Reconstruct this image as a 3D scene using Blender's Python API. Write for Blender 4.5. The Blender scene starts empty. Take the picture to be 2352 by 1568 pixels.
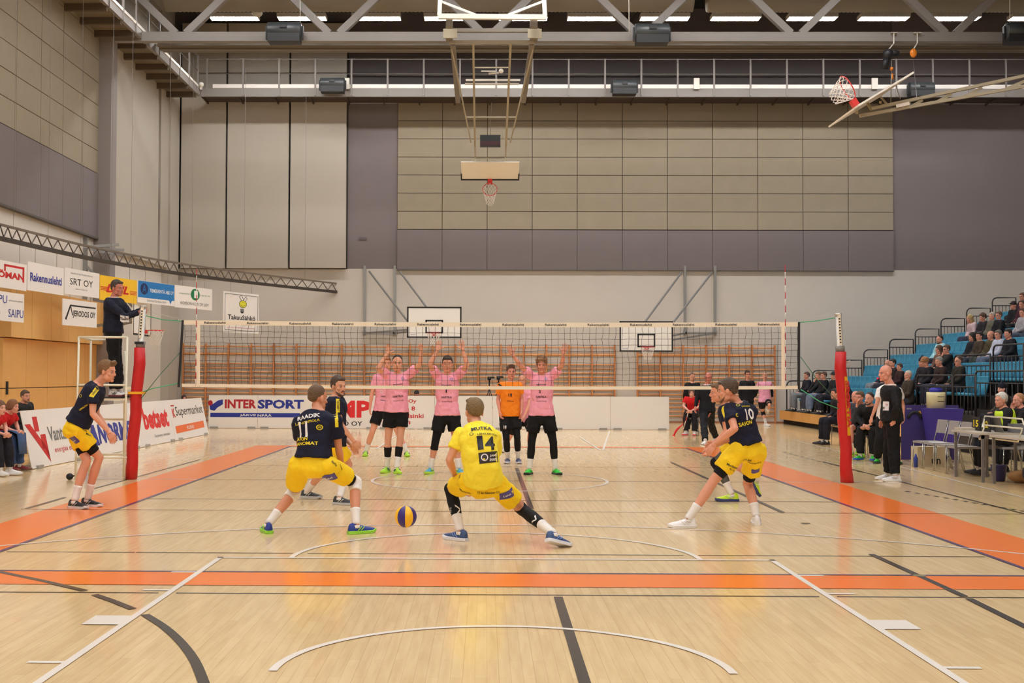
import bpy, bmesh, math, random
from mathutils import Vector, Matrix, Euler
from mathutils.bvhtree import BVHTree
PI=math.pi
random.seed(7)
SC=bpy.context.scene
# ---------------------------------------------------------------- camera
F_PX,SHX,CX0,CD,CH,PIT,YAW,ROL=2865.3,-97.1,-0.0834,19.207,1.608,0.02766,-0.01185,0.00353
W_PX,H_PX=2352,1568
fwd=Vector((math.sin(YAW)*math.cos(PIT),math.cos(YAW)*math.cos(PIT),math.sin(PIT)))
_r=Vector((math.cos(YAW),-math.sin(YAW),0)); _u=_r.cross(fwd)
RGT=math.cos(ROL)*_r+math.sin(ROL)*_u; UPV=-math.sin(ROL)*_r+math.cos(ROL)*_u
CAM=Vector((CX0,-CD,CH))
cd=bpy.data.cameras.new('camera'); co=bpy.data.objects.new('camera',cd); SC.collection.objects.link(co)
m=Matrix.Identity(4)
for i in range(3):
    m[i][0]=RGT[i]; m[i][1]=UPV[i]; m[i][2]=-fwd[i]; m[i][3]=CAM[i]
co.matrix_world=m
cd.sensor_width=36; cd.lens=36*F_PX/W_PX; cd.shift_x=-SHX/W_PX; cd.clip_end=200
SC.camera=co
# ---------------------------------------------------------------- world, exposure
w=bpy.data.worlds.new('world'); SC.world=w; w.use_nodes=True
w.node_tree.nodes['Background'].inputs[0].default_value=(0.9,0.85,0.8,1)
w.node_tree.nodes['Background'].inputs[1].default_value=0.15
SC.view_settings.view_transform='Standard'; SC.view_settings.look='None'
SC.view_settings.gamma=1; SC.view_settings.use_curve_mapping=False
SC.view_settings.exposure=0.0
LAMP_E=34.0      # emission of the ceiling luminaires
# ---------------------------------------------------------------- pixel to world
def ray(px,py):
    return (RGT*((px-W_PX/2-SHX)/F_PX)-UPV*((py-H_PX/2)/F_PX)+fwd)
def at(px,py,Y):
    d=ray(px,py); return CAM+d*((Y-CAM.y)/d.y)
def atx(px,py,X):
    d=ray(px,py); return CAM+d*((X-CAM.x)/d.x)
def atz(px,py,Z):
    d=ray(px,py); return CAM+d*((Z-CAM.z)/d.z)
def fl(px,py): return atz(px,py,0.0)
def proj(P):
    v=Vector(P)-CAM; d=v.dot(fwd)
    return (W_PX/2+SHX+F_PX*v.dot(RGT)/d, H_PX/2-F_PX*v.dot(UPV)/d)
def zat(X,Y,py):
    # height at plan point (X,Y) seen on image row py
    a,b=0.,16.
    for _ in range(40):
        c=(a+b)/2
        if proj((X,Y,c))[1]>py: a=c
        else: b=c
    return a
# ---------------------------------------------------------------- materials
def lin(c):
    c=c/255.; return c/12.92 if c<=0.04045 else ((c+0.055)/1.055)**2.4
def col(rgb): return (lin(rgb[0]),lin(rgb[1]),lin(rgb[2]),1)
MATS={}
def mat(name,rgb,rough=0.6,metal=0.0,spec=0.5,var=0.0,scale=4.0,bump=0.0,bscale=None,emit=None,alpha=None):
    if name in MATS: return MATS[name]
    M=bpy.data.materials.new(name); M.use_nodes=True; nt=M.node_tree; b=nt.nodes['Principled BSDF']
    b.inputs['Base Color'].default_value=col(rgb); b.inputs['Roughness'].default_value=rough
    b.inputs['Metallic'].default_value=metal; b.inputs['Specular IOR Level'].default_value=spec
    if var>0 or bump>0:
        tc=nt.nodes.new('ShaderNodeTexCoord'); n=nt.nodes.new('ShaderNodeTexNoise')
        n.inputs['Scale'].default_value=scale; n.inputs['Detail'].default_value=5
        nt.links.new(tc.outputs['Object'],n.inputs['Vector'])
        if var>0:
            mx=nt.nodes.new('ShaderNodeMix'); mx.data_type='RGBA'
            c=col(rgb); mx.inputs[6].default_value=tuple(max(0,v*(1-var)) for v in c[:3])+(1,)
            mx.inputs[7].default_value=tuple(min(1,v*(1+var)) for v in c[:3])+(1,)
            nt.links.new(n.outputs['Fac'],mx.inputs[0]); nt.links.new(mx.outputs[2],b.inputs['Base Color'])
        if bump>0:
            n2=nt.nodes.new('ShaderNodeTexNoise'); n2.inputs['Scale'].default_value=bscale or scale
            n2.inputs['Detail'].default_value=3
            nt.links.new(tc.outputs['Object'],n2.inputs['Vector'])
            bp=nt.nodes.new('ShaderNodeBump'); bp.inputs['Strength'].default_value=bump; bp.inputs['Distance'].default_value=0.05
            nt.links.new(n2.outputs['Fac'],bp.inputs['Height']); nt.links.new(bp.outputs['Normal'],b.inputs['Normal'])
    if emit:
        b.inputs['Emission Color'].default_value=(1,0.985,0.97,1); b.inputs['Emission Strength'].default_value=emit
    MATS[name]=M; return M
def plain(name,rgb,rough=0.6): return mat(name,rgb,rough)
# ---------------------------------------------------------------- object helpers
ORG={}
def tag(o,label=None,cat=None,group=None,kind=None):
    if label: o['label']=label
    if cat: o['category']=cat
    if group: o['group']=group
    if kind: o['kind']=kind
    return o
def thing(name,loc,label,cat,group=None,rz=0.0):
    o=bpy.data.objects.new(name,None); SC.collection.objects.link(o); o.empty_display_size=0.1
    o.location=loc; o.rotation_euler=(0,0,rz); ORG[o.name]=Vector(loc)
    return tag(o,label,cat,group)
def link(name,me,parent=None,M=None):
    o=bpy.data.objects.new(name,me); SC.collection.objects.link(o)
    if M:
        if len(me.materials)==0:
            for k in (M if isinstance(M,(list,tuple)) else [M]): me.materials.append(k)
    if parent: o.parent=parent
    return o
def copy_tree(o,parent=None):
    c=o.copy(); SC.collection.objects.link(c); c.parent=parent
    for ch in list(o.children): copy_tree(ch,c)
    return c
class MB:
    def __init__(s): s.v=[]; s.f=[]; s.sm=[]
    def add(s,vs,fs,smooth=False):
        n=len(s.v); s.v+= [Vector(p) for p in vs]; s.f+=[tuple(i+n for i in f) for f in fs]; s.sm+=[smooth]*len(fs); return s
    def box(s,a,b):
        x0,x1=sorted((a[0],b[0])); y0,y1=sorted((a[1],b[1])); z0,z1=sorted((a[2],b[2]))
        v=[(x0,y0,z0),(x1,y0,z0),(x1,y1,z0),(x0,y1,z0),(x0,y0,z1),(x1,y0,z1),(x1,y1,z1),(x0,y1,z1)]
        return s.add(v,[(0,3,2,1),(4,5,6,7),(0,1,5,4),(1,2,6,5),(2,3,7,6),(3,0,4,7)])
    def frame(s,o,X,Y,Z,a,b):
        # box in an oriented frame
        v=[]
        for z in (a[2],b[2]):
            for (x,y) in ((a[0],a[1]),(b[0],a[1]),(b[0],b[1]),(a[0],b[1])): v.append(Vector(o)+Vector(X)*x+Vector(Y)*y+Vector(Z)*z)
        return s.add(v,[(0,3,2,1),(4,5,6,7),(0,1,5,4),(1,2,6,5),(2,3,7,6),(3,0,4,7)])
    def bar(s,p0,p1,w,h=None,up=(0,0,1)):
        p0=Vector(p0);p1=Vector(p1); h=h or w; d=(p1-p0); L=d.length; d.normalize(); up=Vector(up)
        if abs(d.dot(up))>.99: up=Vector((0,1,0))
        x=d.cross(up).normalized(); z=x.cross(d)
        return s.frame(p0,x,d,z,(-w/2,0,-h/2),(w/2,L,h/2))
    def tube(s,pts,r,n=8,cap=True,closed=False):
        pts=[Vector(p) for p in pts]; rs=r if isinstance(r,(list,tuple)) else [r]*len(pts)
        N=len(pts); prev=None; vs=[]; fs=[]
        for i,p in enumerate(pts):
            if closed: d=pts[(i+1)%N]-pts[i-1]
            else: d=pts[min(i+1,N-1)]-pts[max(i-1,0)]
            d.normalize()
            if prev is None:
                a=Vector((0,0,1)) if abs(d.z)<.9 else Vector((1,0,0)); x=d.cross(a).normalized()
            else: x=(prev-d*prev.dot(d)).normalized()
            prev=x; y=d.cross(x)
            for k in range(n):
                t=2*PI*k/n; vs.append(p+(x*math.cos(t)+y*math.sin(t))*rs[i])
        for i in range(N if closed else N-1):
            j=(i+1)%N
            for k in range(n):
                l=(k+1)%n; fs.append((i*n+k,i*n+l,j*n+l,j*n+k))
        if cap and not closed:
            fs.append(tuple(range(n))[::-1]); fs.append(tuple((N-1)*n+k for k in range(n)))
        return s.add(vs,fs,n>4)
    def sphere(s,c,r,n=12,m=8,R=None):
        r=r if isinstance(r,(list,tuple)) else (r,r,r); c=Vector(c); vs=[];fs=[]
        T=(lambda v:R@v) if R is not None else (lambda v:v)
        vs.append(c+T(Vector((0,0,r[2]))))
        for i in range(1,m):
            a=PI*i/m
            for k in range(n):
                t=2*PI*k/n; vs.append(c+T(Vector((r[0]*math.sin(a)*math.cos(t),r[1]*math.sin(a)*math.sin(t),r[2]*math.cos(a)))))
        vs.append(c+T(Vector((0,0,-r[2])))); L=len(vs)-1
        for k in range(n):
            fs.append((0,1+k,1+(k+1)%n)); fs.append((L,1+(m-2)*n+(k+1)%n,1+(m-2)*n+k))
        for i in range(m-2):
            for k in range(n):
                a=1+i*n+k;b=1+i*n+(k+1)%n; fs.append((a,a+n,b+n,b))
        return s.add(vs,fs,True)
    def rings(s,rg,caps=True,smooth=True):
        # rg: list of rings of points, equal length
        n=len(rg[0]); vs=[p for q in rg for p in q]; fs=[]
        for i in range(len(rg)-1):
            for k in range(n):
                l=(k+1)%n; fs.append((i*n+k,i*n+l,(i+1)*n+l,(i+1)*n+k))
        if caps: fs.append(tuple(range(n))[::-1]); fs.append(tuple((len(rg)-1)*n+k for k in range(n)))
        return s.add(vs,fs,smooth)
    def poly(s,pts,d=None):
        # flat polygon, extruded by vector d when given
        pts=[Vector(p) for p in pts]; n=len(pts)
        if d is None: return s.add(pts,[tuple(range(n))])
        d=Vector(d); return s.add(pts+[p+d for p in pts],[tuple(range(n))[::-1],tuple(range(n,2*n))]+[(i,(i+1)%n,n+(i+1)%n,n+i) for i in range(n)])
    def text(s,t,o,ux,uy,w,h=None,eps=0.0,bold=0.0,shear=0.0,nd=None):
        # lettering fitted into w x h at lower-left corner o, axes ux,uy
        vs,fs,W,H=glyphs(t,min(bold,.042),shear); o=Vector(o); ux=Vector(ux).normalized(); uy=Vector(uy).normalized()
        n=(ux.cross(uy)).normalized() if nd is None else Vector(nd)
        sx=w/W; sy=(h/H) if h else sx
        return s.add([o+ux*(x*sx)+uy*(y*sy)+n*eps for x,y in vs],fs)
    def mesh(s,name,org=Vector((0,0,0))):
        me=bpy.data.meshes.new(name); me.from_pydata([tuple(p-org) for p in s.v],[],s.f)
        me.polygons.foreach_set('use_smooth',s.sm); me.validate(); me.update(); return me
    def build(s,name,M,parent=None,label=None,cat=None,group=None,kind=None,fix=True):
        if parent is not None: org=ORG[root_of(parent).name]
        else:
            xs=[p.x for p in s.v]; ys=[p.y for p in s.v]; zs=[p.z for p in s.v]
            org=Vector(((min(xs)+max(xs))/2,(min(ys)+max(ys))/2,min(zs))) if kind!='structure' else Vector((0,0,0))
        me=s.mesh(name,org)
        if fix and len(s.f)<4000:
            b=bmesh.new(); b.from_mesh(me); bmesh.ops.recalc_face_normals(b,faces=b.faces); b.to_mesh(me); b.free()
        o=link(name,me,parent,M)
        if parent is None: o.location=org; ORG[o.name]=org
        return tag(o,label,cat,group,kind)
def root_of(o):
    while o.parent: o=o.parent
    return o
_G={}
def glyphs(t,bold=0.0,shear=0.0):
    k=(t,bold,shear)
    if k in _G: return _G[k]
    c=bpy.data.curves.new('tmp','FONT'); c.body=t; c.size=1; c.offset=bold; c.shear=shear; c.resolution_u=2; c.fill_mode='FRONT'
    o=bpy.data.objects.new('tmp',c); SC.collection.objects.link(o)
    dg=bpy.context.evaluated_depsgraph_get(); me=bpy.data.meshes.new_from_object(o.evaluated_get(dg))
    vs=[(v.co.x,v.co.y) for v in me.vertices]; fs=[tuple(p.vertices) for p in me.polygons]
    bpy.data.objects.remove(o); bpy.data.curves.remove(c); bpy.data.meshes.remove(me)
    x0=min(v[0] for v in vs); y0=min(v[1] for v in vs); x1=max(v[0] for v in vs); y1=max(v[1] for v in vs)
    _G[k]=([(x-x0,y-y0) for x,y in vs],fs,x1-x0,y1-y0); return _G[k]
# ================================================================ materials of the hall
BY=24.6; LX=-11.1; RX=21.5; NY=-24.0; CZ=14.6
M_conc=mat('painted_concrete',(200,193,184),0.85,var=0.05,scale=1.2)
M_concL=mat('painted_wall_light',(216,208,198),0.85,var=0.04,scale=1.0)
M_grey=mat('grey_panel',(119,110,110),0.8,var=0.05,scale=2.0)
M_greyd=mat('dark_grey_wall',(98,91,92),0.85,var=0.04)
M_beige=mat('wood_wool_beige',(148,137,119),0.95,var=0.07,scale=3.0)
M_joint=mat('panel_joint',(84,74,58),0.9)
M_white=mat('white_wall_panel',(180,172,160),0.8,var=0.03,scale=0.8)
M_black=mat('black_gap',(40,40,40),0.8)
M_steel=mat('grey_steel',(134,128,124),0.5,var=0.04)
M_steel2=mat('warm_steel',(118,108,94),0.5)
M_roof=mat('dark_roof',(40,36,33),0.9)
M_ply=mat('birch_plywood',(228,172,98),0.55,var=0.08,scale=3.0)
M_ply2=mat('birch_plywood_upper',(234,184,112),0.5,var=0.07,scale=3.0)
M_galv=mat('galvanised',(150,150,148),0.4,metal=0.4)
# floor planks
def floor_mat():
    M=bpy.data.materials.new('maple_floor'); M.use_nodes=True; nt=M.node_tree; N=nt.nodes; L=nt.links; b=N['Principled BSDF']
    tc=N.new('ShaderNodeTexCoord'); sp=N.new('ShaderNodeSeparateXYZ'); L.new(tc.outputs['Object'],sp.inputs[0])
    cb=N.new('ShaderNodeCombineXYZ'); L.new(sp.outputs[1],cb.inputs[0]); L.new(sp.outputs[0],cb.inputs[1])
    br=N.new('ShaderNodeTexBrick'); L.new(cb.outputs[0],br.inputs['Vector'])
    br.inputs['Scale'].default_value=1; br.inputs['Brick Width'].default_value=1.1; br.inputs['Row Height'].default_value=0.065
    br.inputs['Mortar Size'].default_value=0.0008; br.offset=0.37; br.inputs['Bias'].default_value=0.0
    br.inputs['Color1'].default_value=col((240,210,160)); br.inputs['Color2'].default_value=col((233,202,151)); br.inputs['Mortar'].default_value=col((206,172,124))
    # long panel seams
    b2=N.new('ShaderNodeTexBrick'); L.new(cb.outputs[0],b2.inputs['Vector']); b2.offset=0.43
    b2.inputs['Scale'].default_value=1; b2.inputs['Brick Width'].default_value=3.4; b2.inputs['Row Height'].default_value=0.195
    b2.inputs['Mortar Size'].default_value=0.0018
    for k in ('Color1','Color2'): b2.inputs[k].default_value=(1,1,1,1)
    b2.inputs['Mortar'].default_value=(0.66,0.6,0.5,1)
    mp=N.new('ShaderNodeMapping'); mp.inputs['Scale'].default_value=(14,1.1,1); L.new(tc.outputs['Object'],mp.inputs[0])
    n=N.new('ShaderNodeTexNoise'); n.inputs['Scale'].default_value=1.6; n.inputs['Detail'].default_value=6; L.new(mp.outputs[0],n.inputs['Vector'])
    cr=N.new('ShaderNodeValToRGB'); cr.color_ramp.elements[0].position=0.3; cr.color_ramp.elements[0].color=(0.88,0.84,0.78,1)
    cr.color_ramp.elements[1].position=0.62; cr.color_ramp.elements[1].color=(1,1,1,1); L.new(n.outputs['Fac'],cr.inputs[0])
    n3=N.new('ShaderNodeTexNoise'); n3.inputs['Scale'].default_value=7; n3.inputs['Detail'].default_value=2
    mp3=N.new('ShaderNodeMapping'); mp3.inputs['Scale'].default_value=(1.3,.55,1); L.new(tc.outputs['Object'],mp3.inputs[0]); L.new(mp3.outputs[0],n3.inputs['Vector'])
    c3=N.new('ShaderNodeValToRGB'); c3.color_ramp.elements[0].position=0.20; c3.color_ramp.elements[0].color=(0.66,0.5,0.33,1)
    c3.color_ramp.elements[1].position=0.30; c3.color_ramp.elements[1].color=(1,1,1,1); L.new(n3.outputs['Fac'],c3.inputs[0])
    def mul(a,bb,f=1.0):
        x=N.new('ShaderNodeMix'); x.data_type='RGBA'; x.blend_type='MULTIPLY'; x.inputs[0].default_value=f
        L.new(a,x.inputs[6]); L.new(bb,x.inputs[7]); return x.outputs[2]
    o=mul(br.outputs['Color'],cr.outputs[0],0.8); o=mul(o,b2.outputs['Color'],0.28); o=mul(o,c3.outputs[0],0.25)
    L.new(o,b.inputs['Base Color']); b.inputs['Roughness'].default_value=0.2; b.inputs['Specular IOR Level'].default_value=0.5; b.inputs['Coat Weight'].default_value=0.36; b.inputs['Coat Roughness'].default_value=0.07; b.inputs['Coat IOR'].default_value=1.5
    n4=N.new('ShaderNodeTexNoise'); n4.inputs['Scale'].default_value=3; L.new(tc.outputs['Object'],n4.inputs['Vector'])
    bp=N.new('ShaderNodeBump'); bp.inputs['Strength'].default_value=0.006; bp.inputs['Distance'].default_value=0.02; L.new(n4.outputs['Fac'],bp.inputs['Height']); L.new(bp.outputs[0],b.inputs['Normal'])
    return M
M_floor=floor_mat()
def pm(name,rgb): return mat(name,rgb,0.2)
M_or=pm('orange_paint',(250,128,50)); M_pu=pm('purple_paint',(84,60,110)); M_wh=pm('white_paint',(240,232,222)); M_bk=pm('charcoal_paint',(66,62,60)); M_br=pm('brown_paint',(128,100,62))
floor=MB().box((LX-.3,NY,-.2),(RX,BY+.3,0)).build('floor',M_floor,kind='structure')
ORG[floor.name]=Vector((0,0,0))
def strip(name,p0,p1,w,M,z=0.002):
    p0=Vector((p0[0],p0[1],0)); p1=Vector((p1[0],p1[1],0)); d=(p1-p0).normalized(); n=Vector((-d.y,d.x,0))*w/2
    mb=MB().add([p0-n+Vector((0,0,z)),p1-n+Vector((0,0,z)),p1+n+Vector((0,0,z)),p0+n+Vector((0,0,z))],[(0,1,2,3)])
    return mb.build(name,M,floor)
def arc(name,c,r,a0,a1,w,M,z=0.002,n=64):
    vs=[];fs=[]
    for i in range(n+1):
        a=math.radians(a0+(a1-a0)*i/n)
        for q in (r-w/2,r+w/2): vs.append((c[0]+q*math.cos(a),c[1]+q*math.sin(a),z))
    for i in range(n): fs.append((2*i,2*i+1,2*i+3,2*i+2))
    return MB().add(vs,fs).build(name,M,floor)
# volleyball court: violet boundary lines with an orange apron
strip('court_line',(-4.475,-9),(-4.475,9),.05,M_pu,.004); strip('court_line',(4.475,-9),(4.475,9),.05,M_pu,.004)
strip('court_line',(-9,-8.975),(9.5,-8.975),.04,M_pu,.004); strip('court_line',(-4.5,8.975),(4.5,8.975),.05,M_pu,.004)
strip('court_apron',(-4.9,-9.0),(-4.9,9.4),.8,M_or,.003); strip('court_apron',(4.9,-9.0),(4.9,9.4),.8,M_or,.003)
strip('court_apron',(-10.5,-9.33),(10.5,-9.33),.62,M_or,.0035); strip('court_apron',(-5.3,9.2),(5.3,9.2),.4,M_or,.0035)
for y in (-3,0,3): strip('court_line',(-4.45,y),(4.45,y),.045,M_br)
for s in (-1,1): strip('court_line',(s*4.5,-.0),(s*6.2,0),.04,M_wh,.0045)
# other courts
for px0,px1,py,M,w in ((12,310,1268.5,M_bk,.03),):
    pass
yl=fl(1176,1273).y
strip('court_line',(fl(12,1268).x,yl),(fl(308,1269).x,yl),.032,M_bk); strip('court_line',(fl(312,1269).x,yl),(fl(672,1271).x,yl),.032,M_bk)
strip('court_line',(fl(705,1272).x,yl),(fl(1572,1277).x,yl),.032,M_bk); strip('court_line',(fl(1606,1277).x,yl),(fl(2275,1283).x,yl),.032,M_bk); strip('court_line',(fl(2312,1283).x,yl),(9,yl),.032,M_bk)
yl=fl(1176,1366).y
strip('court_line',(-6,yl),(fl(363,1362).x,yl),.032,M_bk); strip('court_line',(fl(404,1362).x,yl),(fl(1885,1372).x,yl),.032,M_bk); strip('court_line',(fl(1927,1373).x,yl),(7,yl),.032,M_bk)
yl=fl(1176,1175).y; strip('court_line',(-5.6,yl),(8.5,yl),.03,M_br,.0047)
yl=fl(1400,1149).y
# near key: free throw line, lane sides, blocks, arcs
ky=-8.17; kx=0.02
strip('key_line',(kx-2.45,ky-.025),(kx+2.45,ky-.025),.05,M_wh,.005)
for s in (-1,1):
    strip('key_line',(kx+s*2.425,ky),(kx+s*2.425,ky-5.8),.05,M_wh,.005)
    for dy,w in ((.85,.05),(1.70,.05),(2.85,.3),(4.05,.05)):
        strip('key_mark',(kx+s*2.45,ky-dy),(kx+s*(2.65 if w<.2 else 2.69),ky-dy),w,M_wh,.005)
arc('free_throw_arc',(kx,ky),1.8,0,180,.05,M_wh,.005)
arc('no_charge_arc',(kx,ky-4.225),1.25,0,180,.05,M_wh,.005)
arc('centre_circle',(0,.03),1.8,0,360,.05,M_wh,.0052,128)
# three point arc, wide and flat
arc('three_point_arc',(kx,-12.4),6.72,12,70,.045,M_wh,.0052); arc('three_point_arc',(kx,-12.4),6.72,70,168,.045,M_wh,.0052)
# far key
strip('key_line',(-2.45,8.2),(2.45,8.2),.05,M_wh,.005)
for s in (-1,1): strip('key_line',(s*2.45,8.2),(s*2.45,14),.05,M_wh,.005)
# centre stripe of the hall and wide charcoal lines
strip('hall_stripe',fl(1282,1371)[:2],fl(1353,1600)[:2],.065,M_bk,.0045); strip('hall_stripe',fl(1187,1075)[:2],fl(1220,1168)[:2],.065,M_bk,.0045)
strip('hall_stripe',fl(1542,1062)[:2],fl(1798,1177)[:2],.06,M_bk,.0045)
strip('hall_stripe',fl(2001,1273)[:2],fl(2215,1370)[:2],.06,M_bk,.0048); strip('hall_stripe',fl(2225,1375)[:2],fl(2420,1472)[:2],.06,M_bk,.0048)
strip('hall_stripe',fl(60,1168)[:2],fl(150,1142)[:2],.05,M_bk,.0045); strip('hall_stripe',fl(216,1122)[:2],fl(460,1055)[:2],.04,M_bk,.0045)
strip('court_line',(fl(1820,1010).x,fl(1820,1010).y),fl(2352,1143)[:2],.04,M_wh,.0045)
strip('court_line',fl(1400,990)[:2],fl(1385,1034)[:2],.05,M_wh,.0045)
strip('court_line',fl(1960,1106)[:2],fl(2070,1110)[:2],.05,M_wh,.0045)
strip('court_line',fl(1890,1060)[:2],fl(2352,1180)[:2],.04,M_bk,.0045)
for i in range(14): 
    a=fl(1800+i*13,1038+i*3.4); b=fl(1806+i*13,1039.5+i*3.4); strip('court_dash',a[:2],b[:2],.05,M_bk,.0045)
for px in range(2080,2352,22):
    a=fl(px,1128+(px-2080)*.17); b=fl(px+10,1130+(px-2080)*.17); strip('court_dash',a[:2],b[:2],.05,M_bk,.0045)
def spline_strip(name,px,w,M,z):
    P=[fl(x,y) for x,y in px]; Q=[]
    for i in range(len(P)-1):
        p0=P[max(i-1,0)];p1=P[i];p2=P[i+1];p3=P[min(i+2,len(P)-1)]
        for k in range(8):
            t=k/8; Q.append(0.5*((2*p1)+(p2-p0)*t+(2*p0-5*p1+4*p2-p3)*t*t+(3*p1-p0-3*p2+p3)*t**3))
    Q.append(P[-1]); vs=[];fs=[]
    for i,q in enumerate(Q):
        d=(Q[min(i+1,len(Q)-1)]-Q[max(i-1,0)]).normalized(); n=Vector((-d.y,d.x,0))*w/2
        vs+= [q-n+Vector((0,0,z)),q+n+Vector((0,0,z))]
    for i in range(len(Q)-1): fs.append((2*i,2*i+2,2*i+3,2*i+1))
    return MB().add(vs,fs).build(name,M,floor)
spline_strip('handball_arc',[(-80,1296),(0,1314),(100,1335),(195,1357)],.06,M_bk,.0048)
spline_strip('handball_arc',[(217,1366),(262,1382),(305,1399)],.06,M_bk,.0048)
spline_strip('handball_arc',[(333,1412),(378,1441),(416,1476),(448,1520),(474,1585)],.06,M_bk,.0048)
for px,py in ((1850,1202),(2112,1322.5)):
    c=fl(px,py); MB().add([(c.x+.055*math.cos(k*PI/8),c.y+.055*math.sin(k*PI/8),.0055) for k in range(16)],[tuple(range(16))]).build('socket_cover',mat('brass_cover',(118,112,84),.4),floor)
# ================================================================ walls
def zb(py,px=1400): return at(px,py,BY).z
def xb(px,py=500): return at(px,py,BY).x
wall_back=MB().box((LX-.3,BY,0),(RX,BY+.3,CZ)).build('wall_back',M_greyd,kind='structure')
z55=zb(619); z68=zb(528.5); z113=zb(238)
def child(nm,M,par,mb): return mb.build(nm,M,par)
child('concrete_base',M_conc,wall_back,MB().box((LX,BY-.06,0),(RX,BY,z55)))
child('base_strip',mat('skirting_red_brown',(150,92,62),.6),wall_back,MB().box((LX,BY-.09,0),(RX,BY-.06,.05)))
def panels(mb,U,x0,nx,dx,z0,nz,dz,gap,depth,mirror=False):
    pass
x0=xb(913); dx=(xb(2050)-xb(913))/11
mb=MB(); nz=7; dz=(z113-z68)/nz
for i in range(11):
    for j in range(nz):
        mb.box((x0+i*dx+.012,BY-.12,z68+j*dz+.01),(x0+(i+1)*dx-.012,BY-.02,z68+(j+1)*dz-.01))
child('beige_acoustic_panels',M_beige,wall_back,mb)
child('panel_backing',M_joint,wall_back,MB().box((x0,BY-.09,z68),(x0+11*dx,BY-.01,z113)))
mb=MB()
for i in range(11): mb.box((x0+i*dx+.006,BY-.14,z55-.02),(x0+(i+1)*dx-.006,BY-.02,z68-.02))
child('grey_panels',M_grey,wall_back,mb)
child('panel_ledge',mat('panel_edge',(92,86,82),.7),wall_back,MB().box((x0,BY-.15,z55-.05),(x0+11*dx,BY-.02,z55-.02)))
child('grey_field',M_grey,wall_back,MB().box((xb(799),BY-.05,z55),(x0,BY,z113+.2)).box((x0+11*dx,BY-.05,z55),(RX,BY,CZ)))
child('wall_sign_plate',M_greyd,wall_back,MB().box((xb(825),BY-.08,zb(552)),(xb(843),BY-.05,zb(547))))
# big white folding panels left of the grey field
mb=MB(); zt=CZ-.6
for a,b,bot in ((419,520.5,617),(525,664.5,617),(669,796,616)):
    mb.box((xb(a),BY-.28,zb(bot,600)),(xb(b),BY-.05,zt))
child('white_panels',M_white,wall_back,mb)
child('panel_gap',M_black,wall_back,MB().box((xb(412),BY-.06,zb(618,600)),(xb(799),BY-.04,zt)))
wall_left=MB().box((LX-.3,NY,0),(LX,BY,CZ)).build('wall_left',M_concL,kind='structure')
def yl_(px,py=300): return atx(px,py,LX).y
def zl(px,py): return atx(px,py,LX).z
zl1=zl(100,505+2); zl1=(zl(10,474)+zl(220,547))/2; zl2=(zl(10,291)+zl(215,398))/2
y_end=yl_(224); dy=1.6
mb=MB(); g=MB()
nzp=int((CZ-.4-zl2)/.64)
for i in range(14):
    ya=y_end-i*dy
    g.box((LX,ya-dy+.006,zl1),(LX+.12,ya-.006,zl2-.02))
    for j in range(nzp): mb.box((LX,ya-dy+.012,zl2+j*.64+.01),(LX+.10,ya-.012,zl2+(j+1)*.64-.01))
child('beige_acoustic_panels',M_beige,wall_left,mb); child('grey_panels',M_grey,wall_left,g)
child('panel_backing',M_joint,wall_left,MB().box((LX,y_end-14*dy,zl2),(LX+.05,y_end,CZ-.5)))
child('panel_ledge',mat('panel_edge',(92,86,82),.7),wall_left,MB().box((LX,y_end-14*dy,zl1-.05),(LX+.14,y_end,zl1)))
# wall column and white panels beyond it
YT=16.0
ca=at(231,300,YT-.0); cb_=at(262,300,YT)
column=MB().box((LX,YT-.3,0),(cb_.x,YT+.25,CZ)).build('trim_column',mat('column_grey',(142,134,132),.7),kind='structure')
mb=MB(); zl3=5.25
mb.box((LX,YT+.35,zl3),(LX+.2,atx(364,400,LX+.2).y,CZ-.8)).box((LX,atx(369,400,LX+.2).y,zl3),(LX+.2,atx(391,400,LX+.2).y,CZ-.8))
child('white_panels',M_white,wall_left,mb)
child('panel_gap',M_black,wall_left,MB().box((LX,YT+.4,zl3+.02),(LX+.03,BY-.4,CZ-.8)))
pipe=MB().box((LX,BY-1.5,0),(LX+.28,BY-.3,CZ-1)).build('trim_corner',M_white,kind='structure')
# plywood store-room fronts on the left wall
yA=atx(6,700,LX+.1).y; yB=atx(232,700,LX+.1).y
zt=3.62; zm=2.46
lo=MB(); up=MB(); lw=(yB-yA)/5
for i in range(5):
    lo.box((LX,yA+i*lw+.006,.04),(LX+.12,yA+(i+1)*lw-.006,1.28)); lo.box((LX,yA+i*lw+.006,1.30),(LX+.12,yA+(i+1)*lw-.006,zm-.02))
for i in range(6):
    uw=(yB+.6-yA)/6; up.box((LX,yA+i*uw+.008,zm),(LX+.3,yA+(i+1)*uw-.008,zt))
child('plywood_doors',M_ply,wall_left,lo); child('plywood_upper_fronts',M_ply2,wall_left,up)
child('door_handle',M_black,wall_left,MB().box((LX+.12,yA+.2,1.15),(LX+.16,yA+.26,1.45)))
# right, near walls and roof
wall_right=MB().box((RX,NY,0),(RX+.3,BY,CZ)).build('wall_right',M_concL,kind='structure')
wall_near=MB().box((LX-.3,NY-.3,0),(RX,NY,CZ)).build('wall_near',M_concL,kind='structure')
ceiling=MB().box((LX-.3,NY,CZ),(RX+.3,BY+.3,CZ+.2)).build('ceiling',M_roof,kind='structure')
mb=MB()
for x in range(-10,21,3): mb.box((x-.08,NY,CZ-.5),(x+.08,BY,CZ-.001))
child('roof_purlins',mat('purlin_grey',(70,66,62),.8),ceiling,mb)
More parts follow.
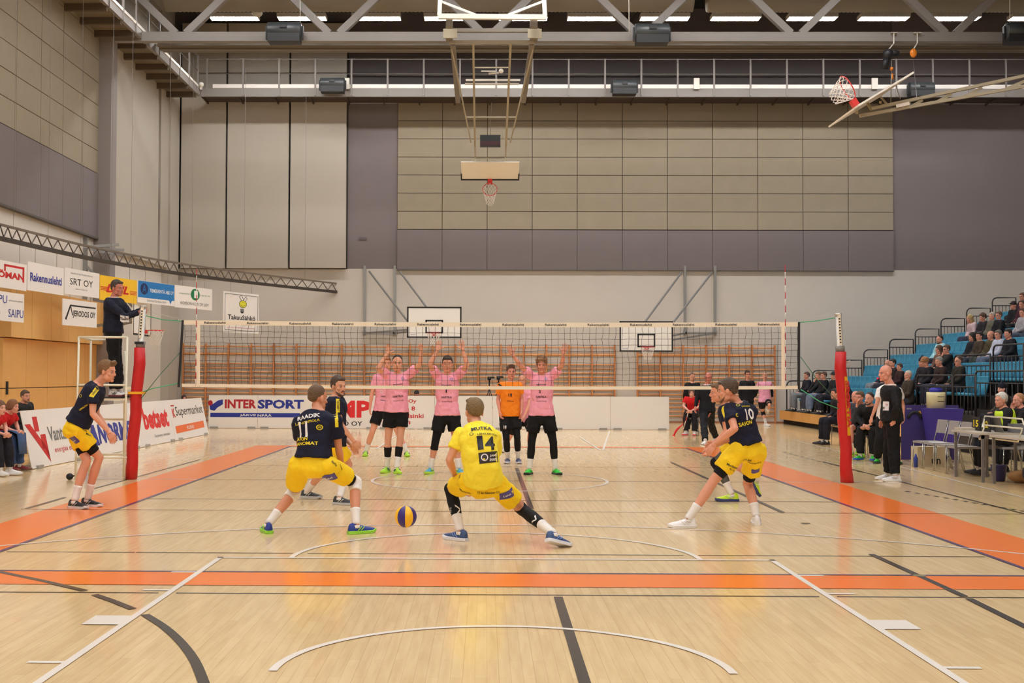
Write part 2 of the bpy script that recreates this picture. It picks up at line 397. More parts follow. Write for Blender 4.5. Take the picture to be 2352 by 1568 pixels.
# ================================================================ roof truss and ducts
zc0=at(1176,97,YT).z; zc1=at(1176,76,YT).z
t=thing('roof_truss',(0,YT,zc0),'grey steel roof truss with V-shaped webs across the hall above the net','truss')
MB().box((LX+.02,YT-.13,zc0),(RX,YT+.13,zc1)).build('lower_chord',M_steel,t)
MB().box((LX+.02,YT-.13,zc1+1.9),(RX,YT+.13,zc1+2.15)).build('upper_chord',M_steel,t)
sp=at(768,76,YT).x-at(417,76,YT).x; xn=at(417,76,YT).x
for i in range(-1,8):
    xx=xn+i*sp
    for s in (-1,1):
        if xx+s*sp/2>RX or xx+s*sp/2<LX: continue
        MB().bar((xx+s*.14,YT,zc1-.02),(xx+s*sp/2,YT,zc1+1.95),.2,.2).build('web_diagonal',M_steel,t)
z0=at(1176,112,YT+1.3).z
t2=MB().box((LX+1.4,YT+1.0,z0),(RX,YT+1.04,z0+.3)).box((LX+1.4,YT+1.6,z0),(RX,YT+1.64,z0+.3)).box((LX+1.4,YT+.9,z0),(RX,YT+1.75,z0+.03)).box((LX+1.4,YT+1.2,z0-.05),(RX,YT+1.4,z0))
t2.build('crane_rail',M_steel2,label='warm grey curtain rail running just behind the roof truss chord',cat='rail')
def duct(x0,x1,y,z,r,label):
    N=int((x1-x0)/.06); pts=[(x0+i*.06,y,z) for i in range(N)]; rs=[r+(.02 if i%2 else 0) for i in range(N)]
    o=MB().tube(pts,rs,20).build('ventilation_duct',mat('duct_fabric',(158,148,130),.7),label=label,cat='duct',fix=False)
zd=at(1176,27,YT+1.8).z
duct(at(380,10,YT+1.8).x,6.2,YT+1.8,zd+.42,.40,'beige ribbed ventilation duct above the truss, left run')
duct(6.6,RX-.2,YT+2.2,zd+.5,.38,'beige ribbed ventilation duct above the truss, right run')
# ================================================================ ceiling luminaires
M_tube=mat('lamp_tubes',(255,250,244),.5,emit=LAMP_E); M_case=mat('lamp_case',(210,205,196),.5)
YL=20.3; zL=at(1176,41,YL).z

M_tubeN=mat('lamp_tubes_wall_row',(255,250,244),.5,emit=LAMP_E*1.75)
def lamp_proto():
    o=thing('ceiling_light',(0,0,0),'x','light')
    mb=MB().box((-.76,-.24,.02),(.76,.24,.10)); mb.box((-.76,-.24,-.03),(.76,-.22,.02)).box((-.76,.22,-.03),(.76,.24,.02)).box((-.78,-.24,-.03),(-.76,.24,.1)).box((.76,-.24,-.03),(.78,.24,.1))
    mb.tube([(-.6,0,.1),(-.6,0,CZ-zL-.5)],.006,5).tube([(.6,0,.1),(.6,0,CZ-zL-.5)],.006,5)
    mb.build('casing',M_case,o); MB().box((-.75,-.215,-.02),(.75,.215,.015)).build('diffuser',M_tube,o); return o
LP=lamp_proto(); first=True
spans=[(480,597),(640,748),(812,918),(975,1085),(1145,1258),(1305,1413),(1472,1581),(1634,1745),(1810,1920),(1972,2087),(2140,2245),(2322,2430)]
word=['leftmost','second from left','third from left','fourth from left','fifth from left','sixth from left','seventh from left','eighth from left','ninth from left','tenth from left','second from right','rightmost']
def put_lamp(x,y,z,label,group):
    global first
    o=LP if first else copy_tree(LP); first=False
    o.location=(x,y,z); o['label']=label; o['group']=group
    if y>15:
        for c in o.children:
            if c.name.startswith('diffuser'): c.material_slots[0].link='OBJECT'; c.material_slots[0].material=M_tubeN
for (a,b),wd in zip(spans,word):
    put_lamp((at(a,41,YL).x+at(b,41,YL).x)/2,YL,zL,'long fluorescent ceiling light behind the truss, %s in the row'%wd,'fluorescent lights above the far catwalk')
for j,y in enumerate((13,6,-1,-8,-15,-21)):
    for i in range(7):
        put_lamp(-8.8+i*3.2,y,zL+.2,'fluorescent ceiling light above the court, out of the picture','fluorescent lights above the court')
# ================================================================ catwalks
def catwalk_back():
    Y0=BY-1.4; o=thing('catwalk',(0,Y0,at(1300,222,Y0).z),'grey steel catwalk with railing running along the back wall under the roof','catwalk')
    zb0=at(1300,222,Y0).z; zf=at(1300,203,Y0).z; zw=at(1300,194,Y0).z; zr=at(1300,135,Y0).z; zmid=at(1300,170,Y0).z
    xl=LX+1.27
    MB().box((xl,Y0,zb0),(RX,Y0+.1,zf)).build('fascia_beam',M_steel,o)
    MB().box((xl,Y0+.1,zb0+.05),(RX,BY-.15,zb0+.1)).build('deck',mat('deck_dark',(70,58,52),.8),o)
    MB().box((xl+.4,Y0-.01,zf),(RX,Y0+.02,zw)).build('cable_tray',mat('white_tray',(232,226,220),.5),o)
    MB().box((xl,Y0,zr-.03),(RX,Y0+.04,zr)).build('top_rail',M_steel,o); MB().tube([(xl,Y0,zmid),(RX,Y0,zmid)],.011,6).build('mid_rail',M_steel,o)
    s=at(891,170,Y0).x-at(808,170,Y0).x; x=at(476,170,Y0).x
    while x<RX-1:
        MB().box((x-.03,Y0-.03,zb0+.03),(x+.03,Y0+.01,zr)).build('railing_post',M_steel,o); x+=s
    mb=MB()
    x=xl
    while x<RX-1: mb.bar((x,Y0+.12,zb0+.03),(x,BY-.15,zb0+.0),.05); x+=s
    mb.build('bracket',mat('deck_dark',(70,58,52),.8),o,fix=False); return zb0,zr,zmid,zf
cz0,czr,czm,czf=catwalk_back()
def catwalk_left():
    X1=LX+1.25; o=thing('catwalk',(X1,18,cz0),'grey steel catwalk with railing along the left wall towards the roof corner','catwalk')
    y1=BY-1.42; y0=-2
    MB().box((X1-.1,y0,cz0),(X1,y1,czf-.05)).build('fascia_beam',M_steel,o)
    MB().box((LX+.1,y0,cz0+.06),(X1-.1,y1,cz0+.1)).build('deck',mat('deck_grating',(118,106,90),.8),o)
    MB().box((X1-.04,y0,czr-.03),(X1,y1,czr)).build('top_rail',M_steel,o); MB().tube([(X1,y0,czm),(X1,y1,czm)],.011,6).build('mid_rail',M_steel,o)
    MB().box((X1-.02,y0,czf-.05),(X1+.02,y1-.3,czf+.03)).build('cable_tray',mat('white_tray',(232,226,220),.5),o)
    y=y1-.4; k=0; mb=MB()
    while y>2:
        MB().box((X1-.02,y-.03,cz0),(X1+.03,y+.03,czr)).build('railing_post',M_steel,o)
        MB().box((LX+.1,y-.06,cz0-.12),(X1-.05,y+.06,cz0+.06)).build('cross_beam',mat('beam_brown',(92,80,66),.8),o); y-=1.25
catwalk_left()
# ================================================================ net, posts
M_tape=mat('net_tape',(240,228,206),.7); M_cord=mat('net_cord',(58,44,36),.8); M_ink=mat('black_ink',(30,28,32),.6); M_rope=mat('green_rope',(70,170,120),.6)
M_red=mat('red_padding',(196,22,26),.5,bump=.35,bscale=5); M_alu=mat('aluminium',(190,184,176),.35,metal=.5); M_yel=mat('yellow_strap',(240,180,30),.5)
M_antr=mat('antenna_red',(190,28,40),.5); M_antw=mat('antenna_white',(236,228,222),.5)
def sagz(x,base): return base-0.022*(1-(x/4.75)**2)
nt=thing('volleyball_net',(0,0,1.4),'white-taped volleyball net strung across the court between red padded posts','net')
ZT,ZB=2.455,1.475
def band(zc,h,t,x0=-4.75,x1=4.75):
    mb=MB(); n=20
    rg=[]
    for i in range(n+1):
        x=x0+(x1-x0)*i/n; z=sagz(x,zc); rg.append([Vector((x,-t/2,z-h)),Vector((x,t/2,z-h)),Vector((x,t/2,z)),Vector((x,-t/2,z))])
    return mb.rings(rg,smooth=False)
bt=band(ZT,.07,.012).build('top_band',M_tape,nt); band(ZB,.05,.012).build('bottom_band',M_tape,nt)
mb=MB()
for k in range(15):
    x=at(494+k*97.8,745,0).x
    if k>13: break
    mb.text('Rakennuslehti',(x-.165,-.0085,sagz(x,ZT)-.052),(1,0,0),(0,0,1),.33,.036,bold=.02,nd=(0,-1,0))
mb.build('band_lettering',M_ink,bt,fix=False)
mb=MB(); rnd=random.Random(3)
nx=95; nz=9
def npnt(i,j):
    x=-4.72+9.44*i/nx; top=sagz(x,ZT)-.07; bot=sagz(x,ZB); z=bot+(top-bot)*j/(nz+1)
    r=random.Random(i*31+j*7); e=0 if j in(0,nz+1) else 1
    return Vector((x+e*(r.random()-.5)*.014+e*.01*math.sin(j*.9+i*.35),e*(r.random()-.5)*.01,z-e*(r.random()*.008)))
for i in range(nx+1): mb.tube([npnt(i,j) for j in range(nz+2)],.0026,4,cap=False)
for j in range(1,nz+1): mb.tube([npnt(i,j) for i in range(nx+1)],.0026,4,cap=False)
mb.build('netting',M_cord,nt,fix=False)
for s,a,b in ((-1,-4.745,-4.80),(1,4.745,4.74)):
    MB().bar((a,0,sagz(4.7,ZT)),(b,0,1.42),.035,.02).build('side_edge',M_ink,nt)
for s in (-1,1): MB().box((s*4.5-.025,-.012,1.43),(s*4.5+.025,.012,2.40)).build('side_band',M_tape,nt)
for s,h in ((-1,3.24),(1,3.33)):
    o=thing('antenna',(s*4.53,-.03,1.45),'red and white striped antenna clipped to the %s end of the net'%('left' if s<0 else 'right'),'antenna')
    r_=MB(); w_=MB(); n=18
    for i in range(n): (r_ if i%2 else w_).tube([(s*4.53,-.03,1.45+(h-1.45)*i/n),(s*4.53,-.03,1.45+(h-1.45)*(i+1)/n)],.006,6)
    w_.build('white_stripes',M_antw,o); r_.build('red_stripes',M_antr,o)
def post(pb,pt,zsil,label,side):
    o=thing('net_post',pb,label,'post'); pb=Vector(pb); pt=Vector(pt); d=(pt-pb)
    def P(z): return pb+d*((z-pb.z)/(pt.z-pb.z))
    MB().tube([pb+Vector((0,0,.01)),P(pt.z-.01)],.048,14).tube([P(pt.z-.02),P(pt.z+.02)],.055,14).build('pole',M_alu,o)
    R=[];n=20
    for k in range(9):
        z=.005+(zsil-.005)*k/8; c=P(z)+Vector((.012*math.sin(k*2.1)*-side,0,0)); r=(.088 if k<8 else .08)+(.012 if k==0 else 0)
        R.append([c+Vector((r*math.cos(2*PI*i/n),r*1.1*math.sin(2*PI*i/n),0)) for i in range(n)])
    MB().rings(R).build('padding',M_red,o)
    MB().tube([P(zsil-.01),P(zsil+.09)],.07,14).build('collar',mat('collar_grey',(128,122,118),.5),o)
    mb=MB().text('SPORT CENTRE',P(pt.z-.45)+Vector((.018,-.055,0)),(d.x,0,d.z),(-1,0,0),.42,.03,nd=(0,-1,0)); 
    MB().frame(P(pt.z-.48)+Vector((0,-.05,0)),Vector((1,0,0)),Vector((0,1,0)),d.normalized(),(-.022,-.004,0),(.022,0,.48)).build('label_sticker',M_tape,o)
    mb2=MB(); 
    for k in range(9): mb2.box((P(pt.z-.44+k*.045)+Vector((-.012,-.058,0)))[:],(P(pt.z-.44+k*.045)+Vector((.012,-.054,.02)))[:])
    mb2.build('sticker_print',M_ink,o,fix=False)
    return o,P
PL,PLf=post((-5.53,0,0),(-5.36,0,2.66),1.98+.05,'left net post, silver top above red padding, beside the referee stand',-1)
PR,PRf=post(tuple(at(1946,1106,0)*1.0)[:2]+(0,),tuple(at(1925,722,0)),2.0,'right net post, silver top above red padding with a yellow lettered strip',1)
# yellow lettered strip on the right padding
mb=MB(); t_=MB()
za,zb2=.72,1.62
for k in range(8):
    z0=za+(zb2-za)*k/8; z1=za+(zb2-za)*(k+1)/8
    rr=[]
    for z in (z0,z1):
        c=PRf(z)
        for a in (-40,-80): rr.append(c+Vector((.094*math.cos(math.radians(a)),.103*math.sin(math.radians(a)),0)))
    mb.add(rr,[(0,1,3,2)])
mb.build('lettered_strip',M_yel,PR,fix=False)
# padding letters drawn down the strip
p=PRf(.80); t_.text('SPORTIA',PRf(1.56)+Vector((.022,-.107,0)),(PRf(.8)-PRf(1.56)),(.72,-.35*0,0),.72,.062,bold=.05,nd=(0.35,-.94,0)); t_.build('strip_lettering',mat('strip_red',(190,30,30),.5),PR,fix=False)
MB().tube([PRf(1.84)+Vector((.08,-.03,0)),PRf(1.84)+Vector((.13,-.05,0))],.012,8).tube([PRf(1.84)+Vector((.12,-.05,.03)),PRf(1.84)+Vector((.13,-.05,-.05)),PRf(1.84)+Vector((.1,-.05,-.08))],.009,6).build('winch_crank',M_alu,PR)
MB().frame(PLf(1.33),Vector((1,0,0)),Vector((0,1,0)),Vector((0,0,1)),(-.11,-.11,-.018),(.11,.11,.018)).build('yellow_strap',M_yel,PL)
MB().frame(PLf(2.1),Vector((1,0,0)),Vector((0,1,0)),Vector((0,0,1)),(-.075,-.075,-.02),(.06,.06,.02)).build('black_strap',M_ink,PL)
def rope(name,pts,r,M,label,g='green ropes tying the net to the posts'):
    return MB().tube(pts,r,6).build(name,M,label=label,cat='rope',group=g,fix=False)
rope('net_rope',[PLf(2.52)+Vector((.05,0,0)),(-5.05,0,2.46),(-4.76,0,2.44)],.008,M_rope,'green cord from the top of the left post to the net corner')
rope('net_rope',[PLf(2.60)+Vector((.05,0,0)),(-4.76,0,2.46)],.004,mat('thin_cord',(200,196,186),.6),'thin pale cord above the green cord at the left post')
rope('net_rope',[PLf(1.22)+Vector((.06,-.03,0)),(-5.1,0,1.6),(-4.79,0,1.95)],.006,mat('dark_rope',(60,110,84),.6),'dark green diagonal cord from the left post to the net edge')
rope('net_rope',[PLf(1.33)+Vector((.06,-.03,0)),(-5.2,0,1.40),(-4.8,0,1.48)],.008,M_rope,'green cord from the left post to the lower net corner')
rope('net_rope',[PRf(2.52)-Vector((.05,0,0)),(5.0,0,2.47),(4.75,0,2.45)],.008,M_rope,'green cord from the top of the right post to the net corner')
rope('net_rope',[PRf(2.60)-Vector((.05,0,0)),(4.75,0,2.47)],.004,mat('thin_cord',(200,196,186),.6),'thin pale cord above the green cord at the right post')
rope('net_rope',[PRf(1.2)-Vector((.06,.03,0)),(5.0,0,1.6),(4.77,0,1.92)],.006,mat('dark_rope',(60,110,84),.6),'green diagonal cord from the right post to the net edge')
rope('net_rope',[PRf(1.12)-Vector((.06,.03,0)),(5.05,0,1.24),(4.77,0,1.42)],.008,M_rope,'green cord from the right post to the lower net corner')
# ---------------------------------------------------------------- referee stand
M_cream=mat('cream_tube',(232,226,204),.4)
def P0(x,y,Y): return at(x,y,Y)
st=thing('referee_stand',(-6.1,0.1,0),'cream tubular referee ladder stand strapped to the left net post','stand')
Ya,Yb=-.15,.55
a0=fl(286,1103); 
XL,XRt=P0(180,900,Ya).x,P0(291,900,Ya).x; XL2,XR2=P0(200,900,Yb).x+.05,P0(286,900,Yb).x
zt_=P0(200,774,Ya).z; zm_=P0(200,884,Ya).z; zp=P0(250,912,Ya).z; zl_=P0(250,1050,Ya).z
r=.017
for nm,pts in (('post',[(XL,Ya,zt_),(XL-.03,Ya,.0)]),('post',[(XRt,Ya,zt_),(XRt-.02,Ya,0)]),('post',[(XL2,Yb,zt_),(XL2,Yb,0)]),('post',[(XR2,Yb,zt_-.2),(XR2,Yb,0)]),
   ('top_rail',[(XL,Ya,zt_),(XRt,Ya,zt_)]),('top_rail',[(XL,Ya,zt_),(XL2,Yb,zt_-.02),(XR2-.2,Yb,zt_-.02)]),('mid_rail',[(XL,Ya,zm_),(XRt,Ya,zm_)]),('mid_rail',[(XL,Ya,zm_),(XL2,Yb,zm_)]),
   ('rung',[(XL,Ya,zl_),(XRt,Ya,zl_)]),('rung',[(XL2,Yb,zl_),(XR2,Yb,zl_)]),('rung',[(XL,Ya,zl_),(XL2,Yb,zl_)]),('rung',[(XRt,Ya,zl_),(XR2,Yb,zl_)]),('rung',[(XL2,Yb,.9),(XR2,Yb,.9)])):
    MB().tube(pts,r,8).build(nm,M_cream,st)
MB().box((XL,Ya,zp-.05),(XRt,Yb,zp-.015)).build('platform',M_cream,st); MB().box((XL,Ya-.01,zp-.015),(XRt-.05,Yb,zp)).build('platform_mat',M_ink,st)
MB().box((XRt-.03,Ya,zm_-.07),(-5.5,Ya+.03,zm_-.02)).build('clamp_arm',M_cream,st)
MB().tube([(XL-.12,Ya-.01,.05),(XL-.12,Ya+.03,.05)],.05,14).tube([(XL-.12,Ya+.01,.05),(XL,Ya+.01,.07)],.012,6).build('wheel',M_ink,st)
# ================================================================ advertising boards
M_board=mat('board_white',(240,234,228),.35); M_foot=mat('board_foot',(168,164,158),.4,metal=.2)
COLS={}
def C(nm,rgb): return mat('print_'+nm,rgb,.4)
def board(p0,p1,h,lean,label,draw=None,Mb=None,name='advertising_board',group='advertising boards around the court'):
    # p0,p1: floor corners seen left and right; lean: vector of the top edge against the foot
    p0=Vector((p0[0],p0[1],.012)); p1=Vector((p1[0],p1[1],.012)); ux=(p1-p0).normalized(); up=(Vector((0,0,h))+Vector(lean)).normalized(); n=ux.cross(up).normalized()
    o=thing(name,((p0+p1)/2)[:2]+(0,),label,'advertising board',group)
    W=(p1-p0).length; H=h/up.z
    MB().frame(p0,ux,n,up,(.005,-.012,0),(W-.005,.0,H)).build('panel',Mb or M_board,o)
    MB().frame(p0,ux,n,up,(.005,-.05,H-.02),(W-.005,-.012,H)).build('top_edge',mat('edge_grey',(190,184,178),.5),o)
    for u in (.12,.88):
        MB().frame(p0+ux*(W*u),ux,Vector((-n.x,-n.y,0)).normalized(),Vector((0,0,1)),(-.12,-.04,-.01),(.12,.22,.045)).build('foot',M_foot,o)
    if draw:
        S={}
        def T(cn,t,u,v,w_,h_=None,bold=0.,shear=0.): S.setdefault(cn,MB()).text(t,p0+ux*(u*W)+up*(v*H),ux,up,w_*W,h_*H if h_ else None,eps=.004,bold=bold,shear=shear,nd=n)
        def Q(cn,pts,e=.003): S.setdefault(cn,MB()).poly([p0+ux*(u*W)+up*(v*H)+n*e for u,v in pts])
        draw(T,Q)
        for cn,mb in S.items(): mb.build('print',MATS['print_'+cn],o,fix=False)
    return o
C('red',(206,32,34));C('blue',(34,52,150));C('dkred',(180,30,44));C('grey',(120,120,120));C('orange',(240,110,40));C('black',(30,30,32));C('white',(240,240,238));C('yellow',(246,200,40));C('green',(20,120,70));C('cyan',(30,120,190));C('navy',(20,40,90));C('lime',(230,224,60));C('bred',(226,36,40))
YB=18.5
bx=[at(1537.5-135.2*k,993,YB).x for k in range(9)][::-1]
bz=.99
def inter1(T,Q):
    Q('dkred',[(.035+.048*math.cos(a),.76+.085*math.sin(a)) for a in [k*PI/8 for k in range(16)]])
    Q('blue',[(.03,.56),(.12,.52),(.18,.62),(.29,.72),(.29,.87),(.19,.84),(.10,.74),(.02,.68)])
    T('dkred','INTER',.33,.60,.64,.27,bold=.04)
    Q('blue',[(.04,.33),(1,.33),(1,.46),(.04,.46)]); T('white','JÄRVE',.64,.35,.33,.085,bold=.02)
def inter2(T,Q):
    T('blue','SPORT',.0,.59,.78,.28,bold=.042); Q('blue',[(0,.33),(.72,.33),(.72,.46),(0,.46)]); T('white','NPÄÄ',.0,.35,.24,.085,bold=.02)
def mp(T,Q):
    T('bred','RMP',-.02,.33,.90,.52,bold=.042); T('black','INTIÖ OY',.14,.08,.60,.17,bold=.015)
def txt2(T,Q):
    T('red','Oy',.54,.76,.14,.14,bold=.02); T('red','Tie 8',.38,.55,.28,.13,bold=.02); T('red','Helsinki',.38,.32,.43,.14,bold=.02); T('red','jk-mp.fi',.08,.10,.50,.14,bold=.02)
lean=(0,.05,0)
BLN=['white board with red INTER lettering and blue bar, first of the back row','white advertising board with blue SPORT lettering, second of the back row','white advertising board with big red MP letters, behind the bearded player','white advertising board with red text lines ending in Helsinki, behind the left pink players',
 'blank white board behind the raised-arm player in the middle','blank white board between the middle player and the orange shirt','blank white board behind the right pink blocker','blank white board with nothing before it, second from the right end','blank white board at the right end of the back row']
for k,(a,b) in enumerate(((at(478,993,YB).x,at(591,993,YB).x),(at(591,993,YB).x,at(727,993,YB).x),(at(736,993,YB).x,at(866,993,YB).x),(at(866,993,YB).x,at(998,993,YB).x),(at(998,993,YB).x,at(1131,993,YB).x),(at(1131,993,YB).x,at(1266,993,YB).x),(at(1266,993,YB).x,at(1402,993,YB).x),(at(1402,993,YB).x,at(1537.5,993,YB).x))):
    board((a,YB),(b,YB),bz,lean,(BLN[:6]+BLN[6:7]+BLN[8:])[k],[inter1,inter2,mp,txt2,None,None,None,None][k])
A0=fl(76,1078); A1=fl(480,997)
dirL=(A1-A0).normalized()
def onL(px,py=1030):
    # floor point of the left row seen in image column px
    a,b=-3.,20.
    for _ in range(40):
        c=(a+b)/2; q=A0+dirL*c
        if proj(q)[0]<px: a=c
        else: b=c
    return A0+dirL*((a+b)/2)
def vantaa(T,Q):
    k=lambda L: [((u-.14)/.86,v) for u,v in L]
    Q('red',k([(.16,.76),(.24,.76),(.44,.28),(.44,.06)])); Q('red',k([(.36,.56),(.44,.56),(.44,.05),(.40,.30),(.36,.30)])); Q('red',k([(.29,.62),(.36,.62),(.36,.88),(.29,.88)]))
    T('grey','Vantaan',.40,.42,.46,.26,bold=.02)
    T('red','energiaa elämään',.46,.18,.53,.13)
def vant2(T,Q): T('grey','Energia',.02,.42,.5,.26,bold=.02)
def normek(T,Q):
    Q('blue',[(.06,.2),(.16,.2),(.20,.62),(.10,.62)]); Q('blue',[(.16,.62),(.24,.62),(.28,.2),(.22,.2)]); T('blue','NORMEK',.28,.22,.68,.40,bold=.05,shear=.1)
def betset(T,Q): T('bred','betset',.16,.36,.74,.5,bold=.07); T('grey','- Se parempi valmistalo -',.36,.14,.52,.09)
def superm(T,Q):
    T('red','K',.06,.56,.07,.22,bold=.04); Q('red',[(.05,.84),(.14,.84),(.14,.87),(.05,.87)]); T('black','Supermarket',.15,.52,.80,.30,bold=.0)
    Q('orange',[(.06,.16),(.90,.20),(.90,.38),(.06,.34)]); T('white','KOIVU',.38,.22,.2,.09,bold=.02)
segs=[(74,193,vantaa,'white board with a red V mark and grey Vantaan lettering, beside the seated girls'),(193,328,normek,'white board with blue NORMEK lettering behind the referee stand'),(328,404,betset,'white board with red betset lettering, right of the red left net post'),(404,480,superm,'white Supermarket board with an orange bar, last of the left row')]
for a,b,fn,lb in segs:
    q0=onL(a); q1=onL(b); board(q0,q1,.98,(-.22,0,0),lb,fn)
# ================================================================ hanging ladder beam and signs
_bp=[(-60,538,26.2-19.2-1.0),(0,552,7.3),(224,601,12.0),(418,632.6,16.1),(600,655,20.2),(808,677,24.0)]
BZ=4.5
beam=[at(x,y,0)*0+atz(x,y,BZ) for x,y,_ in _bp]
def cr(P,u):
    i=min(int(u),len(P)-2); t=u-i; p0=P[max(i-1,0)];p1=P[i];p2=P[i+1];p3=P[min(i+2,len(P)-1)]
    return 0.5*((2*p1)+(p2-p0)*t+(2*p0-5*p1+4*p2-p3)*t*t+(3*p1-p0-3*p2+p3)*t**3)
def onB(px):
    a,b=0.,len(beam)-1.
    for _ in range(40):
        c=(a+b)/2
        if proj(cr(beam,c))[0]<px: a=c
        else: b=c
    return (a+b)/2
M_beam=mat('beam_dark',(62,54,48),.6); M_beam2=mat('beam_web',(112,100,88),.6)
bm=thing('ladder_beam',(-9,12,BZ),'long dark curved ladder beam hanging from the left wall round to the back wall','beam')
N=60; pts=[cr(beam,(len(beam)-1)*i/N) for i in range(N+1)]
H=.32
MB().rings([[p+Vector((.05,0,0)),p+Vector((.05,0,.09)),p+Vector((-.05,0,.09)),p+Vector((-.05,0,0))] for p in pts],smooth=False).build('lower_track',M_beam,bm,fix=False)
MB().rings([[p+Vector((.025,0,H)),p+Vector((.025,0,H+.05)),p+Vector((-.025,0,H+.05)),p+Vector((-.025,0,H))] for p in pts],smooth=False).build('upper_chord',M_beam2,bm,fix=False)
mb=MB(); NZ=100; zz=[cr(beam,(len(beam)-1)*i/NZ)+Vector((0,0,.08 if i%2 else H)) for i in range(NZ+1)]
mb.tube(zz,.017,5,cap=False).build('zigzag_web',M_beam2,bm,fix=False)
for px in (30,110,184,255,300,387,440,560,700,800):
    q=cr(beam,onB(px)); MB().tube([q+Vector((0,0,H)),q+Vector((0,0,BZ+4 if px<300 else 6.8))],.004,5).build('suspension_wire',M_steel,bm,fix=False)
q=cr(beam,len(beam)-1.001); MB().box(q+Vector((-.15,-.05,-.03)),q+Vector((.1,.05,.02))).box(q+Vector((-.1,-.06,.05)),q+Vector((-.03,.06,.5))).build('end_stop',M_beam,bm)
def hang_sign(xa,xb,ya,yb,label,draw,bg=None,ubeam=None,below=None):
    # xa,xb image columns of the ends; ya=(top,bottom) at the left end
    pa=cr(beam,onB(xa)); pb=cr(beam,onB(xb)); 
    za=zat(pa.x,pa.y,ya[0]); zb_=zat(pa.x,pa.y,ya[1])
    pa=Vector((pa.x,pa.y,zb_)); pb=Vector((pb.x,pb.y,zb_)); ux=(pb-pa).normalized(); up=Vector((0,0,1)); n=ux.cross(up)
    W=(pb-pa).length; Hh=za-zb_
    o=thing('hanging_sign',(pa+pb)/2,label,'sign','sponsor signs hanging from the ladder beam')
    MB().frame(pa,ux,n,up,(0,-.01,0),(W,.01,Hh)).build('panel',bg or M_board,o)
    S={}
    def T(cn,t,u,v,w_,h_=None,bold=0.,shear=0.): S.setdefault(cn,MB()).text(t,pa+ux*(u*W)+up*(v*Hh),ux,up,w_*W,h_*Hh if h_ else None,eps=.014,bold=bold,shear=shear,nd=n)
    def Q(cn,pts,e=.012): S.setdefault(cn,MB()).poly([pa+ux*(u*W)+up*(v*Hh)+n*e for u,v in pts])
    def R(cn,pts,w_): S.setdefault(cn,MB()).tube([pa+ux*(u*W)+up*(v*Hh)+n*.014 for u,v in pts],w_,4)
    draw(T,Q,R)
    for cn,mb in S.items(): mb.build('print',MATS['print_'+cn],o,fix=False)
    top=BZ if below is None else below
    for u in (.2,.8):
        q=pa+ux*(W*u); MB().tube([q+Vector((0,0,Hh)),Vector((q.x,q.y,top))],.006,5).build('chain',mat('chain_grey',(150,144,134),.5),o,fix=False)
    return zb_
def circ(cx,cy,rx,ry,n=20): return [(cx+rx*math.cos(2*PI*k/n),cy+ry*math.sin(2*PI*k/n)) for k in range(n)]
def s_sjo(T,Q,R):
    T('red','SJÖMAN',.02,.30,.9,.36,bold=.06); Q('red',[(.36,.80),(.92,.80),(.92,.88),(.36,.88)]); Q('red',[(.36,.62),(.41,.62),(.41,.88),(.36,.88)]); Q('red',[(.88,.3),(.93,.3),(.93,.88),(.88,.88)])
def s_rak(T,Q,R): T('blue','Rakennuslehti',.06,.34,.88,.30,bold=.025)
def s_srt(T,Q,R): T('black','SRT OY',.14,.38,.66,.26); T('grey','tasinööritoimisto',.15,.80,.64,.07); T('grey','www.srtoy.net',.3,.2,.34,.07)
def s_dhl(T,Q,R):
    T('red','DHL',.15,.34,.62,.34,bold=.06,shear=.3)
    for k in range(3): Q('red',[(.01,.40+.06*k),(.20,.40+.06*k),(.20,.43+.06*k),(.01,.43+.06*k)]); Q('red',[(.80,.36+.06*k),(.99,.36+.06*k),(.99,.39+.06*k),(.80,.39+.06*k)])
def s_tie(T,Q,R):
    Q('cyan',[(.01,.24),(.99,.24),(.99,.99),(.01,.99)],.011); Q('cyan',[(.84,.24),(.92,.24),(.88,.06)]); Q('navy',circ(.17,.64,.1,.26),.012)
    T('cyan','A',.12,.48,.1,.34); T('white','TIEMERKINTÄ A&E OY',.31,.52,.66,.20,bold=.01); T('grey','tiemerkinta.com',.24,.08,.52,.12)
def s_kor(T,Q,R):
    Q('green',circ(.53,.66,.12,.27)); Q('white',[(.50,.5),(.60,.5),(.60,.84),(.50,.84)],.013); T('black','KORSON KOTI OY LKV',.14,.16,.76,.13); T('green','KORSONTIE 12',.11,.62,.30,.06); T('green','P. 020 734 1470',.66,.62,.28,.06)
def s_tak(T,Q,R):
    for w_ in ('grey',): R(w_,[(.04,.06),(.96,.06),(.97,.94),(.04,.95),(.04,.06)],.010)
    Q('lime',circ(.54,.72,.10,.09)); R('black',circ(.54,.72,.10,.09)+[(.64,.72)],.008); R('black',[(.50,.80),(.44,.90),(.50,.94),(.56,.82)],.008); R('black',[(.56,.82),(.62,.92),(.66,.86),(.60,.79)],.008)
    R('black',[(.49,.70),(.54,.66),(.59,.70)],.006); R('black',[(.52,.75),(.52,.77)],.006); R('black',[(.56,.75),(.56,.77)],.006)
    Q('grey',[(.47,.53),(.57,.53),(.57,.60),(.47,.60)]); Q('black',[(.49,.49),(.55,.49),(.57,.53),(.47,.53)])
    T('black','TakuuSähkö',.12,.32,.78,.12,bold=.02); T('grey','sähköasennus ja huolto',.2,.18,.62,.03); T('dkred','puh. 010 778 4000 www.takuusahko.fi',.1,.10,.8,.04)
def s_sai(T,Q,R): T('blue','SAIPU',.02,.60,.50,.28); T('grey','sähköasennus palvelut',.56,.68,.4,.08); T('blue','SAIPU',.56,.15,.42,.28); T('grey','KOROTUS',.04,.24,.3,.08)
